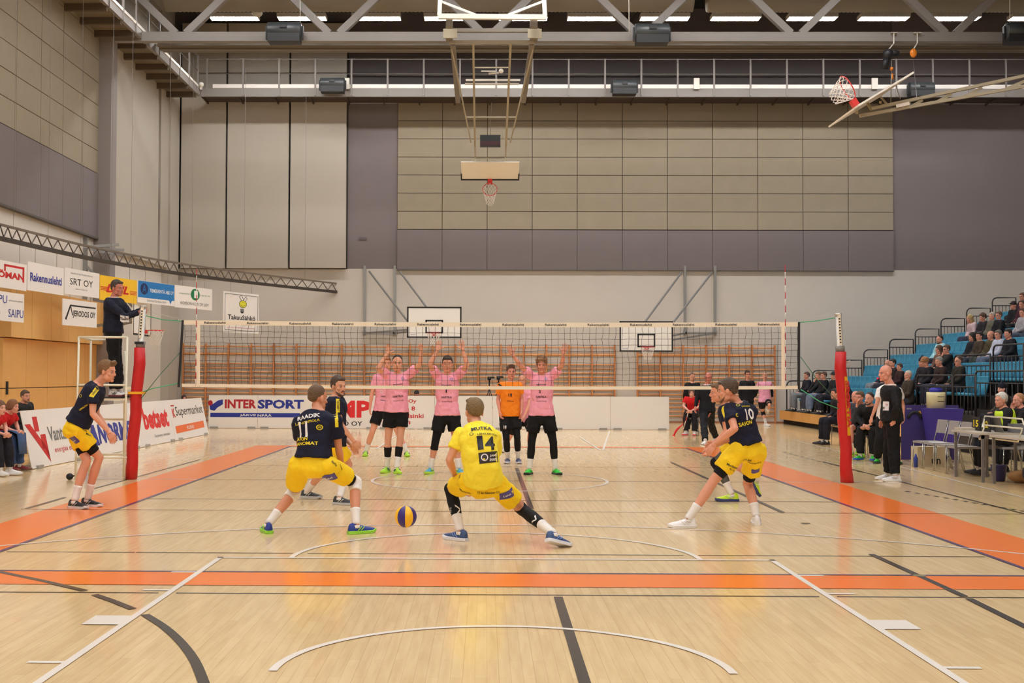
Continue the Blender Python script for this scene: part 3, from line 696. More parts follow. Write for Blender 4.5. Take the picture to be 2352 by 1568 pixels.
def s_jer(T,Q,R):
    Q('black',[(.06,.24),(.20,.80),(.24,.80),(.10,.20)]); Q('black',[(.2,.74),(.96,.74),(.96,.80),(.2,.80)]); Q('black',[(.2,.78),(.23,.74),(.29,.40),(.26,.4)]); T('black','JERODOS OY',.28,.30,.67,.30,bold=.02)
z0_=hang_sign(-22,61,(592,656),None,'white hanging sign with red SJÖMAN lettering at the left edge of the picture',s_sjo)
hang_sign(64,146,(600,666),None,'white hanging sign with blue Rakennuslehti lettering',s_rak)
zs_=hang_sign(64,146,(600,666),None,'x',s_rak) if 0 else 0
z_=hang_sign(149,228,(614,674),None,'white hanging sign reading SRT OY in black serif letters',s_srt)
hang_sign(230,314,(631,688),None,'yellow hanging sign with red DHL lettering behind the standing referee',s_dhl,C('yellow2',(246,196,40)))
hang_sign(316,401,(643,694),None,'blue and white hanging sign reading TIEMERKINTÄ A&E OY',s_tie)
hang_sign(402,487,(654,705),None,'white hanging sign with a green oval and KORSON KOTI lettering',s_kor)
hang_sign(513,594,(668,762),None,'white framed hanging sign with yellow smiling bulb reading TakuuSähkö',s_tak)
hang_sign(-28,56,(664,733),None,'white hanging sign with SAIPU lettering, lower row at the left edge',s_sai,below=z0_)
hang_sign(145,223,(685,746),None,'white hanging sign with JERODOS OY under a roof line, lower row',s_jer,below=z_)
# ================================================================ wall bars
M_wb=mat('wall_bar_wood',(226,158,98),.4); M_wb2=mat('wall_bar_post',(206,134,78),.45)
def bars_proto():
    o=thing('wall_bars',(0,0,0),'x','wall bars'); w=BW
    for x in (0,w): MB().box((x-.022,-.10,.02),(x+.022,0,2.72)).build('upright',M_wb2,o)
    zs=[2.62,2.36]+[2.02-.148*k for k in range(13)]
    for i,z in enumerate(zs):
        yy=-.16 if i==1 else -.07
        MB().tube([(.022,yy,z),(w-.022,yy,z)],.021 if i!=1 else .026,8).build('rung',M_wb,o)
    MB().box((.022,-.02,2.33),(w-.022,0,2.40)).build('backing_board',M_wb,o)
    return o
BW=at(577,850,BY-.1).x-at(525,850,BY-.1).x
xs=[]; x=at(421,850,BY-.1).x
while x<at(1390,850,BY-.1).x-.3: xs.append(x); x+=BW
gap_x=x; x=at(1464,850,BY-.1).x; xr=[]
for k in range(6): xr.append(x+k*BW*1.003)
P_=bars_proto()
for i,x in enumerate(xs+xr):
    o=P_ if i==0 else copy_tree(P_)
    o.location=(x+.0,BY-.062,0); left=i<len(xs)
    o['group']='wall bars on the back wall'
    nm=['leftmost','second','third','fourth','fifth','sixth','seventh','eighth','ninth','tenth','eleventh','twelfth','thirteenth','fourteenth','fifteenth','sixteenth','seventeenth','eighteenth','nineteenth','twentieth']
    j=i if left else i-len(xs)
    o['label']='orange-brown wooden wall bars, %s bay %s'%(nm[j] if j else 'leftmost', 'of the long left run' if left else 'of the short run right of the gap')
# ================================================================ basketball units
M_bbd=mat('backboard_white',(244,240,232),.4); M_rim=mat('rim_red',(214,48,40),.4); M_hn=mat('hoop_net',(232,224,216),.8)
def hoop_parts(o,c,ux,up,n,W=1.8,H=1.05,lines=True,net=None,rimz=.15,frame=True):
    # c: centre of the board face; n: direction the face looks
    c=Vector(c); ux=Vector(ux).normalized(); up=Vector(up).normalized(); n=Vector(n).normalized()
    bd=MB().frame(c-ux*W/2-up*H/2,ux,n,up,(0,-.03,0),(W,0,H)).build('backboard',M_bbd,o)
    if lines:
        mb=MB(); L=.05
        def rect(x0,x1,z0,z1):
            for a,b in (((x0,z0),(x1,z0+L)),((x0,z1-L),(x1,z1)),((x0,z0),(x0+L,z1)),((x1-L,z0),(x1,z1))): mb.frame(c,ux,n,up,(a[0],.0,a[1]),(b[0],.004,b[1]))
        if frame: rect(-W/2,W/2,-H/2,H/2)
        rect(-.295,.295,-H/2+.15,-H/2+.60)
        mb.build('board_lines',M_ink,bd,fix=False)
    rc=c-up*(H/2-rimz)+n*.375
    ring=[rc+(ux*math.cos(2*PI*k/28)+n*math.sin(2*PI*k/28))*.225 for k in range(28)]
    MB().tube(ring,.010,6,closed=True).build('rim',M_rim,o,fix=False)
    MB().frame(c-up*(H/2-rimz),ux,n,up,(-.07,0,-.09),(.07,.15,.012)).build('rim_bracket',M_rim,o)
    g=Vector((0,0,-1)) if net is None else Vector(net)
    mb=MB(); K=12; LV=6
    def q(k,l):
        t=l/LV; rr=.225*(1-.5*t) ; a=2*PI*(k+.5*(l%2))/K
        return rc+(ux*math.cos(a)+n*math.sin(a))*rr+g*(.42*t)
    for k in range(K):
        for l in range(LV): mb.tube([q(k,l),q(k,l+1)],.006,4,cap=False); mb.tube([q(k,l),q(k-1 if l%2==0 else k+1,l+1)],.006,4,cap=False)
    mb.build('hoop_net',M_hn,o,fix=False)
    return bd
def wall_hoop(x0,x1,y0,y1,Y,rails,diags,label):
    a=at(x0,y0,Y); b=at(x1,y1,Y); c=(a+b)/2; W=b.x-a.x; H=a.z-b.z
    o=thing('basketball_hoop',(c.x,Y,c.z),label,'basketball hoop','wall-mounted basketball hoops on the back wall')
    bd=hoop_parts(o,(c.x,Y,c.z),(1,0,0),(0,0,1),(0,-1,0),W,H)
    MB().text('SPORT',(a.x+.12,Y-.006,b.z+.09),(1,0,0),(0,0,1),.18,.035,nd=(0,-1,0)).build('maker_mark',MATS['print_blue'],bd,fix=False)
    for x in rails:
        p=at(x,620,BY-.1); q=at(x,770,BY-.1); MB().box((p.x-.04,BY-.16,q.z),(p.x+.04,BY-.06,p.z+.15)).build('wall_rail',M_galv,o)
        MB().box((p.x-.06,BY-.2,q.z+.05),(p.x+.06,BY-.06,q.z+.15)).build('rail_bracket',M_galv,o)
    p=at(rails[0],765,BY-.1); q=at(rails[1],765,BY-.1); MB().box((p.x,BY-.2,p.z-.04),(q.x,BY-.14,p.z+.04)).build('cross_tube',M_galv,o)
    for (xa,ya,xb_,yb_) in diags:
        MB().bar(at(xa,ya,BY-.25),at(xb_,yb_,Y+.06),.05).build('strut',M_galv,o)
    for x in rails:
        p=at(x,765,BY-.15); MB().bar(p,(c.x+(-.3 if x==rails[0] else .3),Y+.05,c.z-.2),.06).build('lower_arm',M_galv,o)
wall_hoop(935,1060,704,776,22.2,(838,907),((848,623,936,737),(918,623,980,706)),'basketball hoop on the back wall above the left pink blockers')
wall_hoop(1423,1546,737,808,22.2,(1573,1642),((1566,625,1482,738),(1636,625,1545,742)),'basketball hoop on the back wall, lower one right of the blockers')
# side hoop on the left wall
o=thing('basketball_hoop',(LX+1.4,18,3.1),'basketball hoop on the left wall seen edge-on behind the referee','basketball hoop')
hx=-9.6; hp=atx(327,740,hx)
hoop_parts(o,(hx,hp.y,hp.z+.15),(0,-1,0),(0,0,1),(1,0,0),1.8,1.05)
for dz in (1.6,-.2): MB().bar((LX+.0,hp.y-.5,hp.z+dz),(hx-.04,hp.y-.4,hp.z+.1),.07).build('strut',M_galv,o); MB().bar((LX+.0,hp.y+.5,hp.z+dz),(hx-.04,hp.y+.4,hp.z+.1),.07).build('strut',M_galv,o)
for y in (-.5,.5): MB().box((LX,hp.y+y-.05,hp.z-.4),(LX+.1,hp.y+y+.05,hp.z+2.3)).build('wall_rail',M_galv,o)
for k in range(3): MB().bar((LX+.1,hp.y-.9+.5*k,hp.z+2.0),(LX+1.0,hp.y-.6+.5*k,hp.z+2.1-.1*k),.07).build('strut',M_galv,o)
# ceiling unit folded up, seen from below
M_uf=mat('unit_frame_cream',(166,156,134),.5); M_uw=mat('unit_frame_white',(222,218,208),.5); M_ub=mat('unit_bracket',(128,120,110),.6)
Yh=14.9; Ye=19.3
o=thing('ceiling_hoop',(0,Yh,10.8),'folded basketball hoop unit hanging from the roof truss above the net','basketball hoop')
def bar2(nm,a,b,w,M,h=None): MB().bar(a,b,w,h).build(nm,M,o)
def yy(py): # mast depth along image row
    return Yh+(Ye-Yh)*max(0,(py-95))/(375-95)
def mp_(x,y): return at(x,y,yy(y))
bar2('mast_tube',mp_(1087,97),mp_(1091,335),.06,M_uf); bar2('mast_tube',mp_(1173,97),mp_(1162,335),.06,M_uf)
bar2('mast_tube',mp_(1091,335),mp_(1092,372),.04,M_uf); bar2('mast_tube',mp_(1162,335),mp_(1160,372),.04,M_uf)
bar2('mast_crossbar',mp_(1034,97),mp_(1228,97),.09,M_uf)
for y,xa,xb_,w in ((155,1087,1170,.035),(184,1070,1195,.05),(193,1068,1192,.05),(269,1068,1186,.04),(363,1091,1160,.04)): bar2('mast_crossbar',mp_(xa,y),mp_(xb_,y),w,M_uf if y>200 or y<160 else M_uw)
bar2('side_strut',mp_(1034,95),mp_(1082,327),.035,M_uf); bar2('side_strut',mp_(1228,95),mp_(1172,327),.035,M_uf)
bar2('hanger_bracket',mp_(1040,100),at(1052,232,18.2),.14,M_ub); bar2('hanger_bracket',mp_(1222,100),at(1202,232,18.2),.14,M_ub)
for x in (1032,1226): MB().box(at(x-8,65,Yh-.2),at(x+8,97,Yh+.2)).build('truss_clamp',M_ub,o); MB().box(at(x-14,66,Yh-.3),at(x+18,88,Yh-.25)).build('truss_clamp',M_uf,o)
bar2('truss_beam',at(1022,70,Yh-.2),at(1238,70,Yh-.2),.10,M_ub)
bar2('upper_frame',at(1006,38,Yh-.9),at(1255,40,Yh-.9),.13,M_uw); bar2('upper_frame',at(1009,36,Yh-.9),at(1014,-60,Yh-.9),.11,M_uw); bar2('upper_frame',at(1252,40,Yh-.9),at(1246,-60,Yh-.9),.11,M_uw)
bar2('upper_frame',at(1014,4,Yh-.9),at(1092,34,Yh-.9),.06,M_uw); bar2('upper_frame',at(1246,4,Yh-.9),at(1168,34,Yh-.9),.06,M_uw)
for x in (1032,1226): MB().box(at(x-8,32,Yh-.75),at(x+8,66,Yh-.5)).build('truss_clamp',M_ub,o)
MB().tube([at(1122,169,16),at(1146,167,16)],.03,8).tube([at(1151,163,15.97),at(1151,163,16.07)],.07,14).box(at(1105,162,16),at(1140,165,16.05)).build('winch_motor',M_uw,o)
mc=mp_(1126,329); bd=MB().box((mc.x-.31,mc.y-.1,at(1100,337,mc.y).z),(mc.x+.31,mc.y+.1,at(1100,311,mc.y).z)).build('shot_clock',mat('shot_clock_black',(20,26,26),.4),o)
MB().box((mc.x-.29,mc.y-.104,at(1100,336,mc.y).z),(mc.x+.29,mc.y-.1,at(1100,325,mc.y).z)).build('red_display',mat('dark_red_display',(60,14,20),.4),bd)
MB().tube([at(1129,235,17),at(1126,311,mc.y)],.006,5).build('cable',M_steel,o,fix=False)
bb=at(1125.5,411,20.0); u_=Vector((0,-.93,.368)).normalized(); n_=Vector((0,-.368,-.93)).normalized()
cb2=bb+u_*.5
hoop_parts(o,cb2,(1,0,0),u_,n_,1.8,1.0,lines=False,net=(0,.1,-1),rimz=.0)
MB().frame(cb2-Vector((.92,0,0))-u_*.53,Vector((1,0,0)),n_,u_,(0,-.05,-.03),(1.84,.02,.03)).frame(cb2-Vector((.92,0,0))-u_*.53,Vector((1,0,0)),n_,u_,(0,-.05,-.03),(.04,.02,.35)).frame(cb2-Vector((-.88,0,0))-u_*.53,Vector((1,0,0)),n_,u_,(0,-.05,-.03),(.04,.02,.35)).build('edge_padding',M_ink,o)
# side unit at the right, seen edge-on
Yu=2.4
o=thing('ceiling_hoop',(8,Yu,6.6),'folded basketball hoop unit reaching in from the right above the stands, seen side-on','basketball hoop')
def u(x,y,d=0): return at(x,y,Yu+d)
lo_=u(1935,266); hi_=u(2057,193); up_=(hi_-lo_).normalized(); n_=Vector((up_.z,0,-up_.x)); n_=-n_ if n_.z<0 else n_
c_=(lo_+hi_)/2
hoop_parts(o,c_,(0,1,0),up_,n_,1.8,(hi_-lo_).length,lines=False,net=(-n_*0+up_*-1+Vector((-.1,0,-.2))).normalized()*.75,rimz=.33)
for d in (-.35,.35):
    bar2('mast_tube',u(2000,250,d),u(2420,160,d),.10,M_uf,.05); bar2('mast_tube',u(1975,266,d),u(2420,186,d),.07,M_uf,.05)
    for xa,ya,xb_,yb_ in ((2043,255,2090,236),(2090,247,2118,230),(2150,235,2185,216),(2215,222,2255,202),(2310,205,2360,183)): bar2('mast_brace',u(xa,ya,d),u(xb_,yb_,d),.05,M_uf)
bar2('mast_crossbar',u(1968,258,-.4),u(1968,258,.4),.05,M_uf); bar2('mast_crossbar',u(2022,235,-.4),u(2022,235,.4),.04,M_uf)
bar2('board_arm',u(2000,250,0),u(1990,232,0),.04,M_uf); bar2('board_arm',u(2040,242,0),u(2022,222,0),.03,M_uf)
MB().frame(u(2060,240,-.41),Vector((1,0,.23)).normalized(),Vector((0,1,0)),Vector((-.23,0,1)).normalized(),(-.02,-.01,-.055),(.21,0,.0)).build('maker_sticker',M_board,o)
for xa,ya,xb_,yb_ in ((2047,170,2046,238),(2057,193,2068,228)): MB().tube([u(xa,ya),u(xb_,yb_)],.008,5).build('chain',mat('chain_grey',(150,144,134),.5),o,fix=False)
# chain hoist on the truss and cable pulley
M_or2=mat('hoist_orange',(226,130,30),.5)
h=thing('chain_hoist',at(2045,130,YT-.3),'black chain hoist with orange hook hanging from the truss at upper right','hoist')
MB().sphere(at(2040,125,YT-.3),(.16,.14,.16)).sphere(at(2055,122,YT-.3),(.15,.1,.09)).build('motor_body',mat('hoist_black',(30,30,34),.5),h)
MB().tube([at(2036,135,YT-.3),at(2032,155,YT-.3),at(2040,158,YT-.3)],[.09,.11,.03],10).build('chain_bag',mat('hoist_black',(30,30,34),.5),h)
MB().tube([at(2047,130,YT-.3),at(2048,185,YT-.3)],.012,5).build('chain',mat('chain_grey',(150,144,134),.5),h,fix=False)
MB().tube([at(2048,155,YT-.3),at(2048,162,YT-.3)],.045,8).tube([at(2049,170,YT-.3),at(2050,182,YT-.3)],.035,8).build('hook_block',M_or2,h)
MB().box(at(2048,74,YT-.25),at(2058,78,YT-.1)).tube([at(2053,76,YT-.2),at(2053,100,YT-.2),at(2040,115,YT-.3)],.018,6).build('truss_clamp',M_uw,h)
p_=thing('cable_pulley',at(2098,122,YT-.3),'orange cable pulley clamped to the truss right of the chain hoist','pulley')
MB().sphere(at(2098,122,YT-.3),(.1,.06,.13)).build('housing',M_or2,p_); MB().box(at(2100,74,YT-.25),at(2112,78,YT-.1)).tube([at(2107,76,YT-.2),at(2107,98,YT-.2),at(2099,112,YT-.3)],.018,6).build('truss_clamp',M_uw,p_)
MB().tube([at(2098,135,YT-.3),at(2103,200,YT-4),at(2106,224,Yu)],.006,5).build('cable',M_steel,p_,fix=False)
# ---------------------------------------------------------------- floodlights, wall boxes
M_fl=mat('floodlight_black',(34,35,38),.5); M_fl2=mat('floodlight_grey',(56,59,61),.4)
def flood_proto():
    o=thing('floodlight',(0,0,0),'x','floodlight')
    R=[]
    for x in (-.42,-.40,.40,.42):
        r_=.21 if abs(x)<.41 else .19
        R.append([Vector((x,-.02+r_*math.cos(a),r_*math.sin(a))) for a in [2*PI*k/16 for k in range(16)]])
    MB().rings(R).build('drum',M_fl2,o)
    MB().box((-.40,-.20,-.30),(.40,.22,-.10)).build('lower_housing',M_fl,o)
    MB().box((-.09,-.26,.02),(.09,-.2,.10)).build('latch',M_fl,o); MB().box((-.05,.15,-.06),(.05,.42,.04)).build('mounting_arm',M_fl,o)
    for s in (-1,1): MB().box((s*.43,-.05,-.22),(s*.47,.05,.12)).build('yoke_arm',M_fl,o)
    return o
fp=flood_proto()
for i,(x,y,Y,lb) in enumerate(((654,71,YT-.5,'black floodlight on the truss, left of the hanging hoop unit'),(1497,74,YT-.5,'black floodlight on the truss, right of the hanging hoop unit'),(2348,72,YT-.5,'black floodlight on the truss at the right edge'),(764,193,BY-1.75,'black floodlight on the far catwalk, left of the hoop unit'),(1434,198,BY-1.75,'black floodlight on the far catwalk, right of the hoop unit'),(2115,203,BY-1.75,'black floodlight on the far catwalk behind the folded hoop arm'))):
    o=fp if i==0 else copy_tree(fp); o.location=at(x,y,Y); s=1.12 if Y<20 else .98; o.scale=(s,s,s); o['label']=lb; o['group']='black floodlights under the roof'
for i,x in enumerate((797,1600,2009)):
    MB().box(at(x-6,204,BY-1.5),at(x+6,180,BY-1.43)).build('wall_box',M_uw,label=['white box on the catwalk beside the left floodlight','white box on the catwalk tray right of the middle floodlight','white box on the catwalk above the folded hoop'][i],cat='box')
MB().sphere(at(462,194,BY-1.6),(.09,.09,.09)).box(at(459,205,BY-1.62),at(465,198,BY-1.55)).build('ceiling_camera',M_uw,label='small white round camera at the corner of the catwalks',cat='camera')
for i,x in enumerate((690,1445,2320)):
    MB().tube([at(x,76,YT-.3),at(x-1,-60,YT-.3)],.012,6).build('safety_cable',M_uw,label=['pale cable rising from the left truss floodlight','pale cable rising beside the right truss floodlight','pale cable rising at the right edge of the truss'][i],cat='cable',fix=False)
MB().sphere(at(591,30,YT+2),(.16,.16,.12)).tube([at(591,28,YT+2),at(591,-20,YT+2)],.05,8).build('dome_speaker',mat('cream_dome',(206,198,176),.5),label='cream dome under the duct between the first two lights',cat='speaker')
# the ball
bp_=at(932,1186,-7.25)
ball=MB()
o=thing('volleyball',bp_,'yellow and blue volleyball in the air low between the two front players','ball')
def ball_part(test):
    mb=MB(); n=48;m_=24; r=.105
    for i in range(m_):
        for k in range(n):
            a0=PI*i/m_;a1=PI*(i+1)/m_;t0=2*PI*k/n;t1=2*PI*(k+1)/n
            tc=((k+.5)/n*8)%2
            if (tc<1)==test:
                f=lambda a,t:bp_+Vector((r*math.sin(a)*math.sin(t),-r*math.sin(a)*math.cos(t),r*math.cos(a)))
                q=[f(a0,t0),f(a1,t0),f(a1,t1),f(a0,t1)]
                mb.add(q if 0<i<m_-1 else (q[:1]+q[1:3] if i==0 else [q[0],q[1],q[3]]),[(0,1,2,3)] if 0<i<m_-1 else [(0,1,2)],True)
    return mb
ball_part(True).build('yellow_panels',mat('ball_yellow',(250,190,20),.4),o,fix=False); ball_part(False).build('blue_panels',mat('ball_blue',(52,36,120),.4),o,fix=False)
# ================================================================ people
CLO=bpy.data.textures.new('folds','CLOUDS'); CLO.noise_scale=.10; CLO.noise_depth=1
def remeshed(mb,vox,it=6,fac=.5,disp=0):
    me=mb.mesh('tmp'); o=bpy.data.objects.new('tmp',me); SC.collection.objects.link(o)
    r=o.modifiers.new('r','REMESH'); r.mode='VOXEL'; r.voxel_size=vox
    if it: s=o.modifiers.new('s','SMOOTH'); s.iterations=it; s.factor=fac
    if disp:
        d=o.modifiers.new('d','DISPLACE'); d.texture=CLO; d.texture_coords='LOCAL'; d.strength=disp; d.mid_level=.5
    dg=bpy.context.evaluated_depsgraph_get(); out=bpy.data.meshes.new_from_object(o.evaluated_get(dg))
    bpy.data.objects.remove(o); bpy.data.meshes.remove(me)
    v=[0.]*(len(out.vertices)*3); out.vertices.foreach_get('co',v)
    vs=[Vector(v[i:i+3]) for i in range(0,len(v),3)]; fs=[tuple(p.vertices) for p in out.polygons]
    bpy.data.meshes.remove(out); return vs,fs
def lathe_pts(a,b,n=14): pass
def ell(mb,c,r,n=16,m=12,R=None): mb.sphere(c,r,n,m,R)
# ---- head template (centre between the ears, y forward)
def head_tpl(vox):
    mb=MB()
    ell(mb,(0,-.012,.030),(.074,.094,.088)); ell(mb,(0,.022,-.035),(.057,.060,.082)); ell(mb,(0,.066,-.094),(.026,.020,.020))
    for s in (-1,1):
        ell(mb,(s*.040,.012,-.062),(.024,.042,.038)); ell(mb,(s*.040,.052,-.026),(.022,.022,.020)); ell(mb,(s*.077,-.008,-.010),(.010,.019,.031))
    mb.tube([(-.040,.066,.022),(0,.080,.020),(.040,.066,.022)],.012,8)
    mb.tube([(0,.078,.012),(0,.092,-.012),(0,.100,-.032)],[.008,.010,.014],8); ell(mb,(0,.090,-.036),(.018,.012,.009))
    ell(mb,(0,.074,-.066),(.026,.014,.016))
    v,f=remeshed(mb,vox,3)
    parts=[(v,f,0)]
    e=MB()
    for s in (-1,1): ell(e,(s*.030,.0655,.000),(.0125,.0135,.0070),10,6)
    parts.append((e.v,e.f,1)); e=MB()
    for s in (-1,1): ell(e,(s*.030,.0755,.000),(.0068,.005,.0066),8,6)
    parts.append((e.v,e.f,2)); e=MB()
    for s in (-1,1): e.tube([(s*.014,.080,.020),(s*.030,.079,.025),(s*.046,.068,.020)],[.004,.005,.003],6)
    parts.append((e.v,e.f,4)); e=MB(); ell(e,(0,.0835,-.064),(.022,.006,.0045),10,6); ell(e,(0,.082,-.072),(.019,.006,.005),10,6)
    parts.append((e.v,e.f,3)); return parts
HEAD_HI=head_tpl(.0045); HEAD_LO=head_tpl(.010)
def hand_tpl(kind,vox):
    mb=MB()
    ell(mb,(0,.045,0),(.040,.050,.015)); mb.tube([(-.0,-.02,0),(0,.02,0)],[.026,.028],10); ell(mb,(.024,.035,-.008),(.018,.032,.014))
    for i,(x,L) in enumerate(((.030,.074),(.010,.084),(-.011,.078),(-.030,.060))):
        sp={'open':x*5.2,'relax':x*1.2,'fist':0}[kind]; 
        curl={'open':(.05,.15,.2),'relax':(.35,.5,.5),'fist':(1.3,1.4,1.1)}[kind]
        p=Vector((x,.085-abs(x)*.3,0)); a=0; pts=[p-Vector((0,.03,0)),p]; 
        for c,l in zip(curl,(.42,.32,.26)):
            a+=c; p=p+Vector((math.sin(sp)*math.cos(a)*(1 if a<PI/2 else 0),math.cos(a)*math.cos(sp),-math.sin(a)))*L*l; pts.append(p)
        mb.tube(pts,[.010,.0092,.0086,.0080,.0070],8)
        mb.sphere(pts[-1],.0072,8,6)
    t={'open':[(.020,.015,-.004),(.048,.040,-.006),(.072,.058,-.006),(.090,.070,-.006)],'relax':[(.018,.015,-.006),(.040,.042,-.014),(.046,.068,-.02),(.044,.09,-.028)],'fist':[(.018,.015,-.006),(.040,.040,-.020),(.030,.065,-.034),(.010,.075,-.036)]}[kind]
    mb.tube(t,[.014,.0115,.0098,.0078],8); mb.sphere(t[-1],.008,8,6)
    return remeshed(mb,vox,2)
HANDS={}
def hand(kind,hi):
    k=(kind,hi)
    if k not in HANDS: HANDS[k]=hand_tpl(kind,.0038 if hi else .006)
    return HANDS[k]
def basis(x,y,z,o,s=1.0): 
    M=Matrix.Identity(4)
    for i in range(3): M[i][0]=x[i]*s; M[i][1]=y[i]*s; M[i][2]=z[i]*s; M[i][3]=o[i]
    return M
def orth(y,z):
    y=Vector(y).normalized(); z=Vector(z); z=(z-y*z.dot(y)).normalized(); return y.cross(z),y,z
# ---- hair styles in head space
def hair_tpl(style,hi):
    mb=MB(); vox=.007 if hi else .012
    if style in('short','crop','curly','spiky','swept'):
        k={'crop':.003,'short':.006,'curly':.014,'spiky':.008,'swept':.009}[style]
        ell(mb,(0,-.026,.045),(.0745+k,.090+k,.084+k)); ell(mb,(0,-.060,.004),(.062+k*.8,.050+k*.6,.048)); 
        if style!='crop':
            for s in (-1,1): ell(mb,(s*(.066+k*.3),-.002,.026),(.010+k*.4,.026,.026))
            ell(mb,(0,.050,.085),(.052,.030+k*.5,.020+k*.4))
        if style=='curly':
            r=random.Random(5)
            for i in range(70):
                a=r.random()*2*PI; b=r.random()*1.35; ell(mb,(.088*math.sin(b)*math.cos(a),-.02+.105*math.sin(b)*math.sin(a),.045+.098*math.cos(b)),(.014,)*3,8,6)
        if style=='spiky':
            r=random.Random(6)
            for i in range(60):
                a=r.random()*2*PI; b=r.random()*1.1; d=Vector((math.sin(b)*math.cos(a),math.sin(b)*math.sin(a),math.cos(b))); p=Vector((0,-.02,.045))+Vector((d.x*.082,d.y*.1,d.z*.092)); mb.tube([p,p+d*.022+Vector((0,.006,0))],[.010,.004],6)
        if style=='swept': mb.tube([(-.05,.06,.10),(0,.075,.122),(.05,.06,.108)],.020,8)
    elif style in('long','pony','bun'):
        ell(mb,(0,-.024,.042),(.088,.104,.096)); ell(mb,(0,-.060,-.012),(.078,.055,.07))
        for s in (-1,1): ell(mb,(s*.072,.0,-.0),(.018,.04,.055))
        if style=='long':
            mb.tube([(0,-.07,0),(0,-.085,-.10),(0,-.08,-.22)],[.07,.075,.05],10)
            for s in (-1,1): mb.tube([(s*.07,-.01,.01),(s*.078,-.005,-.08),(s*.07,.02,-.2)],[.022,.026,.018],8)
        if style=='pony': mb.tube([(0,-.11,.05),(0,-.15,.03),(0.01,-.15,-.10),(0.02,-.13,-.16)],[.02,.028,.024,.010],8)
        if style=='bun': ell(mb,(0,-.10,.09),(.04,.04,.04))
    elif style=='rim':
        ell(mb,(0,-.060,-.008),(.074,.052,.050))
        for s in (-1,1): ell(mb,(s*.072,-.015,.008),(.012,.034,.032))
    elif style=='beanie':
        ell(mb,(0,-.016,.055),(.086,.104,.092)); ell(mb,(0,-.02,.155),(.032,.032,.028))
    elif style=='cap':
        ell(mb,(0,-.016,.050),(.083,.100,.088)); ell(mb,(0,.095,.062),(.06,.055,.010))
    return remeshed(mb,vox,2)
HT={}
def beard_tpl():
    mb=MB(); 
    mb.tube([(-.060,.012,-.035),(-.056,.03,-.065),(-.036,.062,-.094),(0,.078,-.106),(.036,.062,-.094),(.056,.03,-.065),(.060,.012,-.035)],[.003,.009,.014,.017,.014,.009,.003],8)
    mb.tube([(-.026,.078,-.068),(-.018,.086,-.054),(0,.090,-.051),(.018,.086,-.054),(.026,.078,-.068)],.006,6)
    return remeshed(mb,.006,1)
BEARD=None
def shoe_tpl():
    prof=[(-.082,.022,.045),(-.070,.034,.072),(-.040,.040,.082),(-.005,.041,.078),(.035,.042,.062),(.075,.045,.048),(.120,.048,.036),(.165,.044,.028),(.195,.032,.020),(.208,.016,.008)]
    def ring(y,w,h,z0):
        pts=[]
        for a in range(14):
            t=2*PI*a/14; x=w*math.cos(t)*(1 if math.sin(t)<0 else .9); z=math.sin(t); pts.append(Vector((x,y,z0+.012+(z*.012 if z<0 else z*h))))
        return pts
    up=MB().rings([ring(y,w,h,-.070) for y,w,h in prof])
    so=MB(); out=[(y,w+.006) for y,w,h in prof]; out[0]=(out[0][0]-.006,out[0][1]); out[-1]=(out[-1][0]+.006,out[-1][1])
    def outl(z,g=0): return [Vector((w-g,y,z+(.012 if y>.19 else 0))) for y,w in out]+[Vector((-w+g,y,z+(.012 if y>.19 else 0))) for y,w in out[::-1]]
    so.rings([outl(-.088,.006),outl(-.084),outl(-.060),outl(-.056,.006)],smooth=False)
    la=MB()
    for k in range(5):
        y=.025+k*.02; z=-.006-k*.0085; la.tube([(-.020,y,z-.004),(0,y+.004,z+.006),(.020,y,z-.004)],.004,5)
    st=MB()
    for s in (-1,1):
        for k in range(2): st.tube([(s*.043,.0+k*.035,-.05),(s*.043,.03+k*.03,-.028),(s*.034,.045+k*.03,-.014)],.0045,5)
    return up,so,la,st
SH_UP,SH_SO,SH_LA,SH_ST=shoe_tpl()
def fabric(rgb,b=.35,bs=9): return mat('cloth_%d_%d_%d'%rgb,rgb,.75,spec=.2,bump=b,bscale=bs)
def skinm(rgb=(222,160,130)): return mat('skin_%d_%d_%d'%rgb,rgb,.5,spec=.35,var=.05,scale=14)
def hairm(rgb): return mat('hair_%d_%d_%d'%rgb,rgb,.65,bump=.5,bscale=60)
M_eye=mat('eye_white',(190,176,166),.4)
def leg_r(s,k=1.0):
    P=[(0,.090),(.15,.088),(.5,.074),(.8,.060),(1,.056),(1.12,.053),(1.3,.058),(1.5,.052),(1.75,.038),(2,.034)]
    return interp(P,s)*k
def arm_r(s,k=1.0):
    P=[(0,.052),(.3,.050),(.7,.042),(1,.038),(1.2,.041),(1.5,.034),(1.85,.026),(2,.026)]
    return interp(P,s)*k
def interp(P,s):
    for (a,x),(b,y) in zip(P,P[1:]):
        if s<=b: return x+(y-x)*(s-a)/(b-a)
    return P[-1][1]
def limb_pt(J3,s,back=None):
    a,b,c=J3
    if s<=1: p=a.lerp(b,s)
    else: p=b.lerp(c,s-1)
    # round the joint a little
    return p
def limb(mb,J3,rf,s0,s1,off=0.0,n=14,N=14,k=1.0,calf=None,cap=True):
    pts=[];rs=[]
    for i in range(N+1):
        s=s0+(s1-s0)*i/N; p=limb_pt(J3,s)
        if calf is not None and 1<s<1.9: p=p+calf*(.012*math.sin((s-1)/.9*PI))
        pts.append(p); rs.append(rf(s,k)+(off if not callable(off) else off(s)))
    mb.tube(pts,rs,n)
